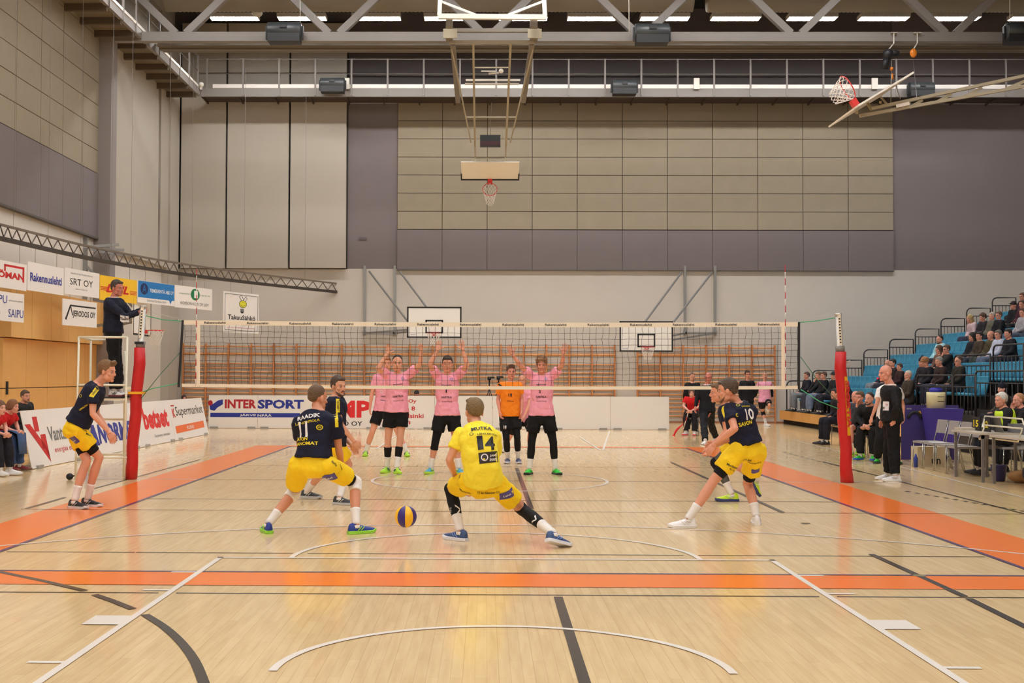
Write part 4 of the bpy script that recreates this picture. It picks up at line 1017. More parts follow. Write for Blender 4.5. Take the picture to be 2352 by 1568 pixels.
def torso_rings(J,prof,extra=0.0,kd=1.0,kw=1.0,n=22,rt=None):
    hc=(J['hL']+J['hR'])/2; sc=(J['sL']+J['sR'])/2; nb=J['nk']
    ra=(J['hR']-J['hL']).normalized(); rb=(J['sR']-J['sL']).normalized()
    top=nb; mid=J.get('sp')
    if mid is None: mid=(hc+top)/2
    ctrl=mid*2-(hc+top)/2
    out=[]
    d0=(ctrl-hc).normalized(); L=(top-hc).length
    for t,w,dp in prof:
        if t<0: c=hc+d0*(t*L); tan=d0
        elif t>1: tan=(top-ctrl).normalized(); c=top+tan*((t-1)*L)
        else:
            c=hc*(1-t)**2+ctrl*2*t*(1-t)+top*t*t; tan=((ctrl-hc)*(1-t)+(top-ctrl)*t).normalized()
        r=ra.lerp(rb,min(1,max(0,t))); r=(r-tan*r.dot(tan)).normalized(); f=tan.cross(r).normalized()
        w=w*kw+extra; dp=dp*kd+extra; ring=[]
        for k in range(n):
            a=2*PI*k/n; ca,sa=math.cos(a),math.sin(a); e=.85
            ring.append(c+r*(w*math.copysign(abs(ca)**e,ca))+f*(dp*math.copysign(abs(sa)**e,sa)))
        out.append(ring)
    return out
BODY=[(-.17,.085,.07),(-.08,.150,.100),(.0,.165,.112),(.12,.160,.112),(.34,.138,.100),(.55,.150,.110),(.75,.168,.118),(.88,.160,.105),(.96,.115,.08),(1.02,.062,.060)]
def person(label,J,face=None,tilt=0.0,roll=0.0,skin=(222,160,130),hair=('short',(70,50,36)),top=((250,170,190),'short'),bottom=None,socks=(236,230,226),shoes=((60,60,70),(230,230,230),(230,230,230),(230,230,230)),feet=('flat','flat'),
           hands=('relax','relax'),palm=(None,None),s=1.0,hi=True,group=None,extras=None,legs=True,glasses=False,beard=None,belly=0.0,fem=False,hem=None,collar=None,headscale=1.0,lift=0.0):
    # J: dict of joints in world space (anatomical L and R)
    G=J; vox=.009 if hi else .015
    ctr=(G['hL']+G['hR'])/2
    base=Vector((ctr.x,ctr.y,min(G['aL'].z,G['aR'].z)-.088*s if legs else ctr.z-.3))
    o=thing('person',base,label,'person',group)
    up=(G['nk']-ctr).normalized(); rgt=(G['sR']-G['sL']).normalized(); fr=up.cross(rgt).normalized()
    hf=Vector(face).normalized() if face is not None else fr
    hz=Vector((0,0,1))-hf*hf.z; hz.normalize()
    if roll: hz=(Matrix.Rotation(roll,3,hf)@hz)
    hx=hf.cross(hz).normalized(); HM=basis(hx,hf,hz,G['hd'],s*headscale*(1.07 if hi else 1.04))
    # body
    mb=MB(); mb.rings(torso_rings(G,BODY,0,s*(1+belly),s*(.94 if fem else 1)))
    for a in 'LR':
        arm=(G['s'+a],G['e'+a],G['w'+a]); ell(mb,G['s'+a],(.060*s,)*3,12,8); limb(mb,arm,arm_r,0,2,k=s); ell(mb,G['e'+a],(.039*s,)*3,10,8)
        mb.tube([G['nk']-up*.05*s,G['nk'].lerp(G['s'+a],.5)-up*.03*s,G['s'+a]],[.05*s,.055*s,.056*s],10)
        if legs:
            leg=(G['h'+a],G['k'+a],G['a'+a]); bk=(G['k'+a]-(G['h'+a]+G['a'+a])/2); bk=-bk.normalized() if bk.length>.02 else -fr
            ell(mb,G['h'+a],(.092*s,)*3,12,8); limb(mb,leg,leg_r,0,2,k=s,calf=bk); ell(mb,G['k'+a],(.057*s,)*3,10,8); mb.tube([G['a'+a],G['a'+a]+Vector((0,0,-.03))],.034*s,8)
    mb.tube([G['nk']-up*.06*s,G['nk']+up*.02,G['hd']-hz*.055*s-hf*.018*s],[.060*s,.055*s,.052*s],12)
    v,f=remeshed(mb,vox,4); VS=list(v); FS=list(f); MI=[0]*len(f)
    def put(vs,fs,M,mi,flip=False):
        n=len(VS); VS.extend([M@q for q in vs]); FS.extend([tuple((i+n) for i in (g[::-1] if flip else g)) for g in fs]); MI.extend([mi]*len(fs))
    for vs,fs,mi in (HEAD_HI if hi else HEAD_LO): put(vs,fs,HM,mi)
    for i,a in enumerate('LR'):
        if hands[i] is None: continue
        d=(G.get('t'+a+'h') or (G['w'+a]+(G['w'+a]-G['e'+a])))-G['w'+a]
        pn=palm[i] if palm[i] is not None else (-rgt if a=='R' else rgt)
        x,y,z=orth(d,-Vector(pn)); mir=-1 if a=='R' else 1
        # thumb +x for left hand seen with dorsal +z: mirrored for the right
        hv,hfc=hand(hands[i],hi); M=basis(x*mir,y,z,G['w'+a],s*1.0); put(hv,hfc,M,0,mir<0)
    b=MB(); b.v=VS; b.f=FS; b.sm=[True]*len(FS)
    me=b.mesh('person_body',base)
    for k in (skinm(skin),M_eye,mat('iris',(60,70,80),.3),mat('lips_%d'%skin[0],(int(skin[0]*.86),int(skin[1]*.66),int(skin[2]*.66)),.5),hairm(hair[1] if hair else (120,100,80))): me.materials.append(k)
    if len(MI)==len(me.polygons): me.polygons.foreach_set('material_index',MI)
    body=link('body',me,o)
    def child(nm,mb_or,M,par=body,rm=None,it=3,lab=None):
        if rm: v,f=remeshed(mb_or,rm,it,.5,.030 if nm in('shirt','jacket','shorts','trousers') else 0); q=MB(); q.v=v;q.f=f;q.sm=[True]*len(f)
        else: q=mb_or
        c=link(nm,q.mesh(nm,base),par,M); 
        if lab: c['label']=lab
        return c
    global BEARD
    if hair and hair[0]!='bald':
        k=(hair[0],hi)
        if k not in HT: HT[k]=hair_tpl(*k)
        q=MB(); q.v=[HM@p for p in HT[k][0]]; q.f=HT[k][1]; q.sm=[True]*len(q.f)
        child('cap' if hair[0]=='cap' else 'beanie' if hair[0]=='beanie' else 'hair',q,hairm(hair[1]) if hair[0] not in('cap','beanie') else fabric(hair[1]))
    if beard:
        if BEARD is None: BEARD=beard_tpl()
        q=MB(); q.v=[HM@p for p in BEARD[0]]; q.f=BEARD[1]; q.sm=[True]*len(q.f); child('beard',q,hairm(beard))
    if glasses:
        q=MB()
        for sx in (-1,1): q.tube([HM@Vector((sx*.031+.019*math.cos(t*PI/6),.088,.001+.014*math.sin(t*PI/6))) for t in range(12)],.0022,5,closed=True); q.tube([HM@Vector((sx*.05,.086,.003)),HM@Vector((sx*.078,0,.0))],.0022,5)
        q.tube([HM@Vector((-.012,.089,.003)),HM@Vector((.012,.089,.003))],.0022,5); child('glasses',q,M_ink)
    # top garment
    tc,tk=top[0],top[1]; tm=fabric(tc); ex=.024*s if hi else .026*s
    lo_=-.06 if hem is None else hem
    PT=[(-.3,.186,.136),(.0,.184,.134),(.12,.174,.130),(.34,.150,.114),(.55,.155,.115)]
    def pt_(t):
        for A_,B_ in zip(PT,PT[1:]):
            if t<=B_[0]: u=(t-A_[0])/(B_[0]-A_[0]); return (t,A_[1]+(B_[1]-A_[1])*u,A_[2]+(B_[2]-A_[2])*u)
    T=[pt_(lo_),pt_(lo_+(.34-lo_)*.4),(.34,.150,.114),(.55,.155,.115),(.75,.170,.120),(.88,.162,.107),(.955,.118,.082),(.99,.07,.066)]
    mb=MB(); mb.rings(torso_rings(G,T,ex,s*(1+belly),s*(.95 if fem else 1)))
    for a in 'LR':
        arm=(G['s'+a],G['e'+a],G['w'+a]); ell(mb,G['s'+a],(.074*s,)*3,12,8)
        mb.tube([G['nk']-up*.055*s,G['nk'].lerp(G['s'+a],.5)-up*.028*s,G['s'+a]],[.058*s,.066*s,.068*s],10)
        if tk=='short': limb(mb,arm,arm_r,0,.58,off=lambda q:(.020+.016*q)*s,k=s,N=8)
        elif tk=='long':
            limb(mb,arm,arm_r,0,1.88,off=lambda q:(.020-.003*q)*s,k=s,N=16); ell(mb,G['e'+a],(.058*s,)*3,10,8)
    shirt=child('jacket' if tk=='long' else 'shirt',mb,tm,rm=vox*1.15,it=3)
    if collar:
        q=MB(); cr_=[G['nk']+up*(.0*s)+(rgt*math.cos(t*PI/9)+fr*math.sin(t*PI/9))*.068*s for t in range(18)]; q.tube(cr_,.015*s,8,closed=True); child('collar',q,fabric(collar),par=shirt)
    # bottoms
    pants=None
    if bottom:
        bc,bk_=bottom[0],bottom[1]; bm_=fabric(bc); mb=MB()
        S=[(-.20,.10,.085),(-.10,.168,.118),(.0,.172,.122),(.17,.156,.114)]
        mb.rings(torso_rings(G,S,.012*s,s*(1+belly),s))
        for a in 'LR':
            leg=(G['h'+a],G['k'+a],G['a'+a]); ell(mb,G['h'+a],(.112*s,)*3,12,8)
            if bk_=='shorts': limb(mb,leg,leg_r,0,bottom[2] if len(bottom)>2 else .70,off=lambda q:(.022+.030*q)*s,k=s,N=10)
            else:
                limb(mb,leg,leg_r,0,1.93,off=lambda q:(.022+.010*q)*s,k=s,N=18); ell(mb,G['k'+a],(.080*s,)*3,10,8)
        pants=child('shorts' if bk_=='shorts' else 'trousers',mb,bm_,rm=vox*1.15,it=3)
    XO={}
    for e in (extras or []):
        nm,part,a,s0,s1,rgb,off=e
        J3=(G['h'+a],G['k'+a],G['a'+a]) if part=='leg' else (G['s'+a],G['e'+a],G['w'+a])
        mb=MB(); bk=(J3[1]-(J3[0]+J3[2])/2); bk=-bk.normalized() if bk.length>.02 else -fr
        limb(mb,J3,leg_r if part=='leg' else arm_r,s0,s1,off=off,k=s,N=12,calf=bk if part=='leg' else None)
        if s0<1<s1 and part=='leg': ell(mb,G['k'+a],(.058*s+off,)*3,12,8)
        XO[nm+a]=child(nm,mb,fabric(rgb),rm=.008 if hi else None,it=2)
    if legs:
        for i,a in enumerate('LR'):
            ank=G['a'+a]; toe=G['t'+a]; kn=G['k'+a]
            if feet[i]=='flat': d=toe-ank; d.z=0; d.normalize(); z=Vector((0,0,1))
            else: d=(toe-ank).normalized()+(kn-ank).normalized()*.25; z=(kn-ank).normalized()
            if feet[i] not in('flat','free'): z=Vector(feet[i]); d=(toe-ank)
            x,y,z=orth(d,z); M=basis(x,y,z,ank,s*1.03)
            if socks: 
                mb=MB(); J3=(G['h'+a],kn,ank); bk=(J3[1]-(J3[0]+J3[2])/2); bk=-bk.normalized() if bk.length>.02 else -fr; limb(mb,J3,leg_r,1.62,2.0,off=.008*s,k=s,N=8,calf=bk); mb.tube([ank,ank-z*.03*s],[.040*s,.044*s],12); child('sock',mb,fabric(socks,.2))
            def sh(t): q=MB(); q.v=[M@p for p in t.v]; q.f=t.f; q.sm=t.sm; return q
            so=shoes; cs=child('shoe',sh(SH_UP),mat('shoe_%d_%d_%d'%so[0],so[0],.5))
            for nm,t,c_ in (('sole',SH_SO,so[1]),('laces',SH_LA,so[2]),('side_stripes',SH_ST,so[3])):
                if hi or nm=='sole':
                    q=link(nm,sh(t).mesh(nm,base),cs,mat('shoe_%d_%d_%d'%c_,c_,.5))
    o_=dict(o=o,body=body,shirt=shirt,pants=pants,up=up,base=base)
    o_.update(XO)
    return o_
def bvh_of(ob,base):
    me=ob.data; return BVHTree.FromPolygons([v.co+base for v in me.vertices],[tuple(p.vertices) for p in me.polygons])
def decals(P,part,items):
    ob=P[part]; base=P['base']; T=bvh_of(ob,base); A={}
    for it in items:
        cn,t,px,py,w,h=it[:6]; rot=it[6] if len(it)>6 else 0; bold=min(.028,it[7] if len(it)>7 else .02)
        d=ray(px,py).normalized(); hit,n,_,_=T.ray_cast(CAM,d)
        if hit is None: print('decal miss',t,px,py); continue
        ns=Vector((0,0,0)); 
        for dx in (-.3,0,.3):
            for dy in (-.3,0,.3):
                hh,nn,_,_=T.ray_cast(CAM,(hit+RGT*dx*w+UPV*dy*h-CAM).normalized())
                if hh is not None: ns+=nn if nn.dot(d)<0 else -nn
        n=ns.normalized() if ns.length>0 else -d
        upv=Vector(P['up']); upv=(upv-n*upv.dot(n)).normalized() if part=='shirt' else (Vector((0,0,1))-n*n.z).normalized()
        rx=upv.cross(n)
        R=Matrix.Rotation(math.radians(rot),3,n); upv=R@upv; rx=R@rx
        if t=='#rect': vs=[(x*w/6-w/2,y*h/4-h/2) for y in range(5) for x in range(7)]; fs=[(y*7+x,y*7+x+1,y*7+x+8,y*7+x+7) for y in range(4) for x in range(6)]
        elif t=='#ring':
            vs=[];fs=[];K=20
            for k in range(K):
                for q in (.36,.5): vs.append((q*w*math.cos(2*PI*k/K),q*h*math.sin(2*PI*k/K)))
            for k in range(K): j=(k+1)%K; fs.append((2*k,2*k+1,2*j+1,2*j))
        else:
            g,fs,W,H=glyphs(t,bold,0); b=bmesh.new(); vv=[b.verts.new((x/W*w-w/2,y/H*h-h/2,0)) for x,y in g]
            for q in fs:
                try: b.faces.new([vv[i] for i in q])
                except ValueError: pass
            for _ in range(3):
                E_=[e for e in b.edges if e.calc_length()>.018]
                if not E_: break
                bmesh.ops.subdivide_edges(b,edges=E_,cuts=1)
            bmesh.ops.triangulate(b,faces=[q for q in b.faces if len(q.verts)>4])
            b.verts.ensure_lookup_table(); b.verts.index_update(); vs=[(v.co.x,v.co.y) for v in b.verts]; fs=[tuple(v.index for v in q.verts) for q in b.faces]; b.free()
        e=.003 if t=='#rect' else .0065; out=[]
        for x,y in vs:
            p=hit+rx*x+upv*y; q,_,_,dd=T.ray_cast(p+n*.2,-n,.42)
            out.append((q if q is not None else p)+n*e)
        A.setdefault(cn,MB()).add(out,fs)
    for cn,mb in A.items(): link('print',mb.mesh('print',base),ob,MATS.get('print_'+cn) or C(cn,PC[cn]))
PC=dict(ink=(24,24,28),wht=(236,234,236),yel=(236,214,40),pur=(84,72,140),dk=(50,46,44),blu=(70,140,210),red=(190,30,40))
for k,v in PC.items(): C(k,v)
def JP(Y,d,scale=None):
    # joints given as image column, row and distance beyond plane Y
    return {k:at(v[0],v[1],Y+(v[2] if len(v)>2 else 0)) for k,v in d.items()}
def solve(J,a,b,c,L1,L2,span=.45,wt=.12):
    # depth of the middle joint along its view ray from the two bone lengths
    q=J[b]; d=(q-CAM).normalized(); best=None
    for i in range(-60,61):
        t=i/60*span; p=q+d*t; e=((p-J[a]).length-L1)**2+((p-J[c]).length-L2)**2+wt*t*t
        if best is None or e<best[0]: best=(e,p)
    J[b]=best[1]
def fit(Y,d,flat='LR',s=1.0,Z=.09,keep=(),dirs=None):
    # slide the figure in depth so that its flat feet stand on the floor, then settle knees and elbows
    if flat:
        ys=[atz(d['a'+k][0],d['a'+k][1],Z*s).y-(0) for k in flat]; Y=sum(ys)/len(ys)-sum((d['a'+k][2] if len(d['a'+k])>2 else 0) for k in flat)/len(flat)
    J=JP(Y,d)
    for k in flat: J['a'+k]=atz(d['a'+k][0],d['a'+k][1],Z*s); J['t'+k]=atz(d['t'+k][0],d['t'+k][1],.03)
    for k,v in (dirs or {}).items(): J['t'+k]=J['a'+k]+Vector((v[0],v[1],v[2] if len(v)>2 else 0))*.2
    for k in 'LR':
        if 'k'+k not in keep: solve(J,'h'+k,'k'+k,'a'+k,.45*s,.44*s)
        if 'e'+k not in keep: solve(J,'s'+k,'e'+k,'w'+k,.30*s,.26*s,.25)
    return J
def snap(J,a,Z=.09):
    # keep flat feet on the floor: slide along the view ray
    for k in a: q=J['a'+k]; px=proj(q); J['a'+k]=atz(px[0],px[1],Z) 
def report(nm,J):
    L=lambda a,b:(J[a]-J[b]).length
    hc=(J['hL']+J['hR'])/2
    print('BONES %-14s thigh %.2f %.2f shin %.2f %.2f up %.2f %.2f fore %.2f %.2f torso %.2f sh %.2f hip %.2f ank %.2f %.2f'%(nm,L('hL','kL'),L('hR','kR'),L('kL','aL'),L('kR','aR'),L('sL','eL'),L('sR','eR'),L('eL','wL'),L('eR','wR'),(J['nk']-hc).length,L('sL','sR'),L('hL','hR'),J['aL'].z,J['aR'].z))

def V3(x,y,z): return Vector((x,y,z))
def sit(x,y,zs,zf,yaw,lean=0.0,arms='lap',knee=.0,s=1.0,look=0.0,feet=0.0,rnd=None):
    # x,y: seat centre; zs seat height, zf foot level; yaw: facing angle (0 = +x)
    r=rnd or random
    f=V3(math.cos(yaw),math.sin(yaw),0); R=V3(f.y,-f.x,0); u=V3(0,0,1); h=V3(x,y,zs+.13*s)
    t=(u*math.cos(lean)+f*math.sin(lean)).normalized()
    J=dict(hL=h-R*.09*s,hR=h+R*.09*s,nk=h+t*.52*s); J['sL']=h+t*.46*s-R*.185*s; J['sR']=h+t*.46*s+R*.185*s
    J['hd']=J['nk']+t*.115*s+f*.03*s+u*.01
    for k,q in (('L',-1),('R',1)):
        J['k'+k]=h+f*.44*s+R*q*(.12+knee)*s+u*.0; J['a'+k]=V3(*(J['k'+k]+f*(.02+feet))[:2],zf+.105*s); J['t'+k]=J['a'+k]+f*.2+R*q*.05-u*.05
        if arms=='lap': J['e'+k]=J['s'+k]-t*.26*s+f*.08+R*q*.05; J['w'+k]=h+f*.28+R*q*.05+u*.07
        elif arms=='knees': J['e'+k]=J['s'+k]-t*.22*s+f*.14+R*q*.06; J['w'+k]=h+f*.46+R*q*.03+u*.08
        elif arms=='fold': J['e'+k]=J['s'+k]-t*.26*s+f*.10+R*q*.02; J['w'+k]=h+f*.20+u*.26-R*q*.08
        elif arms=='chin': J['e'+k]=h+f*.30+R*q*.10+u*.12; J['w'+k]=J['hd']+f*.10-u*.15+R*q*.02 if q>0 else h+f*.3+u*.14
    return J,f
# ---------------------------------------------------------------- the players near the camera
NAVY=(30,32,52); YEL=(252,212,38); PINK=(246,164,184); BLK=(26,25,27); SKN=(218,156,126); WHT=(240,236,232)
# back player number 11, crouching with his back to the camera
Y=-7.15
J=fit(Y,dict(hd=(731,914,.10),nk=(729,941,.05),sL=(684,972,.0),sR=(771,968,-.02),eL=(690,1025,.22),wL=(735,1062,.42),eR=(778,1030,-.02),wR=(786,1076,.24),hL=(686,1070,-.02),hR=(752,1070,-.05),kL=(676,1130,.26),kR=(816,1108,.30),aL=(616,1203,0),aR=(818,1205,0),tL=(596,1214,.2),tR=(850,1222,.12)),dirs=dict(L=(-.35,.9),R=(.8,.5)))
report('11',J)
p11=person('volleyball player number 11 in navy shirt and yellow shorts crouching with his back to us',J,face=(.72,.66,-.12),hair=('crop',(104,80,56)),skin=(214,148,118),top=(NAVY,'short'),bottom=(YEL,'shorts',.70),shoes=((36,60,150),(150,220,60),(170,230,70),(170,230,70)),
  extras=[('compression_shorts','leg','R',.5,.86,BLK,.010),('compression_shorts','leg','L',.5,.80,BLK,.010),('knee_pad','leg','R',.88,1.2,WHT,.016),('knee_pad','leg','L',.88,1.2,WHT,.016)],hem=.13)
decals(p11,'shirt',[('wht','RAADIK',708,956,.24,.045,14,.03),('yel','LÄHITAPIOLA',706,968,.26,.032,12,.01),('wht','11',697,986,.10,.16,6,.05),('yel','#ring',734,981,.07,.055),('yel','OP',734,981,.035,.02),('yel','SAVON',692,1008,.16,.036,6,.05),('yel','SANOMAT',700,1018,.26,.036,4,.05),('yel','#rect',773,962,.035,.15,8)])
decals(p11,'pants',[('pur','#rect',754,1106,.16,.10,22),('ink','#rect',0,0,.01,.01)] if 0 else [('pur','#rect',755,1098,.16,.10,22),('wht','Lahti',755,1098,.09,.025,22),('ink','Karhu',768,1064,.07,.03,-50),('ink','Kuopio',783,1073,.06,.025,-70)])
# libero number 14 in yellow lunging to the right
Y=-7.75
J=fit(Y,dict(hd=(1089,946,.16),nk=(1093,978,.06),sL=(1058,998,.03),sR=(1135,1004,0),eL=(1032,1056,.02),wL=(1045,1092,.16),eR=(1135,1065,.32),wR=(1094,1120,.52),hL=(1076,1108,-.02),hR=(1143,1114,-.02),kL=(1034,1122,.38),kR=(1200,1170,.20),aL=(1057,1220,.1),aR=(1272,1224,-.05),tL=(1030,1236,.16),tR=(1322,1246,.0),sp=(1104,1050,-.10)),'L',keep=('kR',),dirs=dict(L=(-.75,.65)))
J['aR']=atz(1272,1226,.13); J['tR']=J['aR']+Vector((.17,.13,-.06))
snap(J,'L'); report('14',J)
p14=person('libero number 14 in yellow shirt and shorts lunging sideways, back to us',J,face=(-.35,.93,-.05),hair=('swept',(128,104,70)),skin=SKN,top=((252,232,66),'short'),bottom=((250,210,34),'shorts',.62),shoes=((60,84,130),(226,226,236),(120,150,210),(120,150,220)),feet=('flat',(-.45,-.1,.8)),
  extras=[('leg_sleeve','leg','L',.86,1.72,BLK,.006),('leg_sleeve','leg','R',.86,1.72,BLK,.006)],hem=.07)
decals(p14,'shirt',[('ink','MUTKA',1106,984,.20,.045,-8,.03),('ink','LÄHITAPIOLA',1120,996,.20,.025,-8,.01),('ink','#ring',1083,997,.04,.034),('ink','1',1103,1017,.055,.135,0,.04),('ink','4',1125,1018,.10,.135,-6,.04),('dk','#rect',1123,1050,.19,.105,0),('wht','#ring',1113,1050,.07,.07),('wht','JAME',1133,1046,.08,.026,0,.03),('wht','SHAFT',1133,1055,.085,.026,0,.03)])
decals(p14,'pants',[('pur','#rect',1165,1137,.15,.085,20),('wht','Lahti',1165,1137,.08,.02,20),('ink','TT.Ari Nieminen OY',1122,1131,.22,.025,2),('ink','Karhu',1057,1094,.05,.02,-60),('ink','Meriläinen',1068,1129,.12,.02,-25)])
decals(p14,'leg_sleeveR',[('wht','>',1228,1192,.06,.09,-10,0),('wht','<',1246,1197,.05,.06,-20,0),('wht','<',1250,1210,.06,.06,20,0)])
decals(p14,'leg_sleeveL',[('wht','>',1052,1170,.045,.11,0,0),('wht','>',1055,1190,.03,.06,0,0),('wht','2XU',1036,1173,.07,.022,-78,0)])
# number 10 at the right
Y=-6.45
J=fit(Y,dict(hd=(1670,897,-.05),nk=(1691,925,0),sL=(1673,941,-.15),sR=(1726,944,.17),eL=(1688,984,-.22),wL=(1641,1020,-.22),eR=(1712,990,.30),wR=(1632,1028,.15),hL=(1697,1034,-.09),hR=(1738,1036,.08),kL=(1640,1102,.02),kR=(1717,1110,.25),aL=(1580,1192,0),aR=(1738,1186,0),tL=(1526,1206,.05),tR=(1744,1200,.25),tLh=(1617,1052,-.2),tRh=(1622,1048,.1)),dirs=dict(L=(-.97,-.1),R=(.15,.98)))
report('10',J)
p10=person('volleyball player number 10 in navy shirt and yellow shorts in wide ready stance at right',J,face=(-.95,.25,-.12),hair=('short',(84,66,52)),skin=(220,154,126),beard=(130,92,60),top=(NAVY,'short'),bottom=(YEL,'shorts',.66),shoes=((240,236,236),(236,232,230),(230,60,110),(240,236,236)),
  extras=[('compression_shorts','leg','L',.5,.84,BLK,.010),('compression_shorts','leg','R',.5,.86,BLK,.010)],hem=.13)
decals(p10,'shirt',[('wht','HEISKANEN',1703,923,.16,.03,-8,.03),('yel','LÄHITAPIOLA',1712,933,.13,.022,-8,.01),('yel','#ring',1695,931,.045,.04),('wht','10',1720,951,.13,.125,-6,.05),('yel','#ring',1693,953,.045,.04),('yel','SAVON',1713,972,.17,.045,0,.05),('yel','#rect',1661,946,.05,.13,20)])
decals(p10,'pants',[('pur','#rect',1736,1082,.09,.055,12),('ink','TT.Ari',1716,1056,.09,.035,0),('ink','Rakennus OY',1730,1063,.17,.02,-4),('ink','Meriläinen',1683,1071,.13,.025,-22),('ink','Ky Oy',1682,1079,.08,.022,-22)])
# teammate hidden behind number 10
Y=-2.85
J=fit(Y,dict(hd=(1649,902,0),nk=(1668,926,0),sL=(1665,940,-.12),sR=(1685,941,.18),eL=(1668,990,-.15),wL=(1638,1026,-.1),eR=(1680,985,.2),wR=(1640,1015,.15),hL=(1696,1020,-.09),hR=(1702,1020,.09),kL=(1643,1062,-.03),kR=(1698,1072,.06),aL=(1681,1135,0),aR=(1738,1100,.1),tL=(1650,1150,0),tR=(1756,1135,.1)),'L',dirs=dict(L=(-.98,-.1)))
report('6',J)
p6=person('player in navy shirt half hidden behind number 10, running in bright lime shoes',J,face=(-1,-.05,-.05),hair=('short',(110,78,50)),skin=(220,150,122),top=(NAVY,'short'),bottom=(YEL,'shorts',.55),shoes=((200,232,40),(50,60,110),(236,244,230),(236,244,230)),feet=('flat',(.5,0,.3)),
  extras=[('leg_sleeve','leg','L',.45,.97,(92,92,88),.006),('knee_pad','leg','L',.88,1.15,BLK,.012),('leg_sleeve','leg','L',1.15,1.7,(92,92,88),.006)])
# player at the left, leaning forward in profile
Y=-4.75
J=fit(Y,dict(hd=(247,853,-.02),nk=(226,880,0),sR=(214,896,-.17),sL=(218,892,.18),eR=(213,950,-.20),wR=(250,992,-.20),eL=(222,950,.22),wL=(254,996,.12),hR=(173,985,-.09),hL=(173,985,.09),kR=(228,1050,-.08),kL=(199,1058,.10),aR=(201,1146,-.08),aL=(171,1150,.12),tR=(236,1178,-.1),tL=(205,1170,.12),tRh=(266,1020,-.2),tLh=(262,1024,.1)),dirs=dict(R=(.9,-.35),L=(.85,-.45)))
report('1',J)
p1=person('volleyball player in navy shirt and yellow shorts leaning forward left of the red post',J,face=(.97,-.22,-.12),hair=('swept',(128,92,58)),skin=(222,158,130),top=(NAVY,'short'),bottom=(YEL,'shorts',.60),shoes=((34,33,36),(220,214,214),(60,60,60),(190,188,188)),
  extras=[('compression_shorts','leg','R',.5,.80,BLK,.010),('compression_shorts','leg','L',.5,.78,BLK,.010)],hem=.12)
decals(p1,'shirt',[('yel','#rect',218,899,.055,.15,-10),('ink','LEEKON',218,899,.10,.022,75),('yel','#ring',186,909,.045,.04),('yel','LEEKON',192,935,.12,.02,60),('yel','K',228,876,.03,.03,-10)])
decals(p1,'pants',[('pur','#rect',171,1010,.11,.10,22),('wht','Lahti',171,1012,.07,.015,22),('ink','Kuopio',194,988,.07,.028,-25),('ink','Meri',203,998,.07,.025,-25)])
# bearded player behind number 11
Y=-3.35
J=fit(Y,dict(hd=(778,887,0),nk=(772,910,0),sR=(770,924,-.16),sL=(776,924,.16),eR=(783,976,-.14),wR=(812,1012,-.08),eL=(786,1000,.20),wL=(808,1022,.1),hR=(768,1018,-.09),hL=(766,1018,.09),kR=(800,1066,-.02),kL=(748,1078,.25),aR=(780,1142,-.0),aL=(705,1128,.6),tR=(805,1158,-.08),tL=(730,1140,.5),tRh=(826,1030,-.06),tLh=(818,1038,.1)),dirs=dict(R=(.9,-.4),L=(.9,-.3)))
report('3',J)
p3=person('bearded player in navy shirt looking over his shoulder, standing behind number 11',J,face=(.70,-.70,-.05),hair=('short',(80,60,46)),skin=(220,160,132),beard=(104,78,60),top=(NAVY,'short'),bottom=(YEL,'shorts',.66),shoes=((58,60,62),(190,190,190),(40,40,40),(230,230,230)))
decals(p3,'shirt',[('yel','#rect',776,931,.05,.17,0),('ink','LEEKON',776,931,.12,.025,90)])
# ---------------------------------------------------------------- players beyond the net
sho=((170,224,50),(180,230,60),(40,100,90),(30,90,110))
Y=1.15
J=fit(Y,dict(hd=(912.6,834,-.05),nk=(913,858,0),sR=(890,861,0),sL=(940,860,0),eR=(868,846,-.12),wR=(889,812,-.18),eL=(965,836,-.10),wL=(968,803,-.2),hR=(897,946,0),hL=(923,946,0),kR=(891,1010,-.03),kL=(919,1009,-.03),aR=(889,1072,0),aL=(911,1074,0),tR=(882,1094,-.25),tL=(915,1095,-.25),tRh=(896,788,-.2),tLh=(965,780,-.2)),dirs=dict(R=(-.3,-.95),L=(.3,-.95)))
report('pinkL',J)
q=person('pink-shirted blocker with both arms raised, leftmost of those at the net',J,face=(.08,-1,-.05),hair=('crop',(52,40,34)),skin=(224,164,136),top=(PINK,'short'),bottom=(BLK,'shorts',.55),shoes=sho,hands=('fist','open'),palm=((0,-1,0),(0,-1,0)),s=1.04,
  extras=[('leg_sleeve','leg','L',1.25,1.78,BLK,.006),('leg_sleeve','leg','R',1.25,1.78,BLK,.006)],hem=-.0)
PKD=lambda x,y,r=0:[('ink','HARTELA',x,y,.17,.035,r,.02),('ink','Vantaan Energia',x+1,y+10,.17,.025,r,.0),('blu','#ring',x+11,y-41,.05,.05),('ink','Rakennuslehti',x,y-28,.16,.02,r)]
decals(q,'shirt',PKD(914,910,8))
q['o']['group']=None
Y=5.1
J=fit(Y,dict(hd=(889,835,0),nk=(886,856,0),sR=(865,866,0),sL=(903,866,0),eR=(854,904,0),wR=(850,936,-.05),eL=(908,904,0),wL=(905,938,-.1),hR=(870,944,0),hL=(893,944,0),kR=(855,992,-.05),kL=(915,994,-.05),aR=(840,1036,0),aL=(934,1037,0),tR=(829,1052,-.2),tL=(948,1053,-.15)))
report('pinkB',J)
q=person('pink-shirted player standing behind the leftmost blocker, feet wide apart',J,face=(.1,-1,-.05),hair=('short',(150,84,46)),skin=(226,160,132),top=(PINK,'short'),bottom=(BLK,'shorts',.62),shoes=sho,s=1.04,hem=.0)
decals(q,'shirt',[('ink','HART',880,910,.1,.03),('ink','Vant',879,919,.1,.025),('wht','#ring',877,899,.06,.06)])
Y=1.15
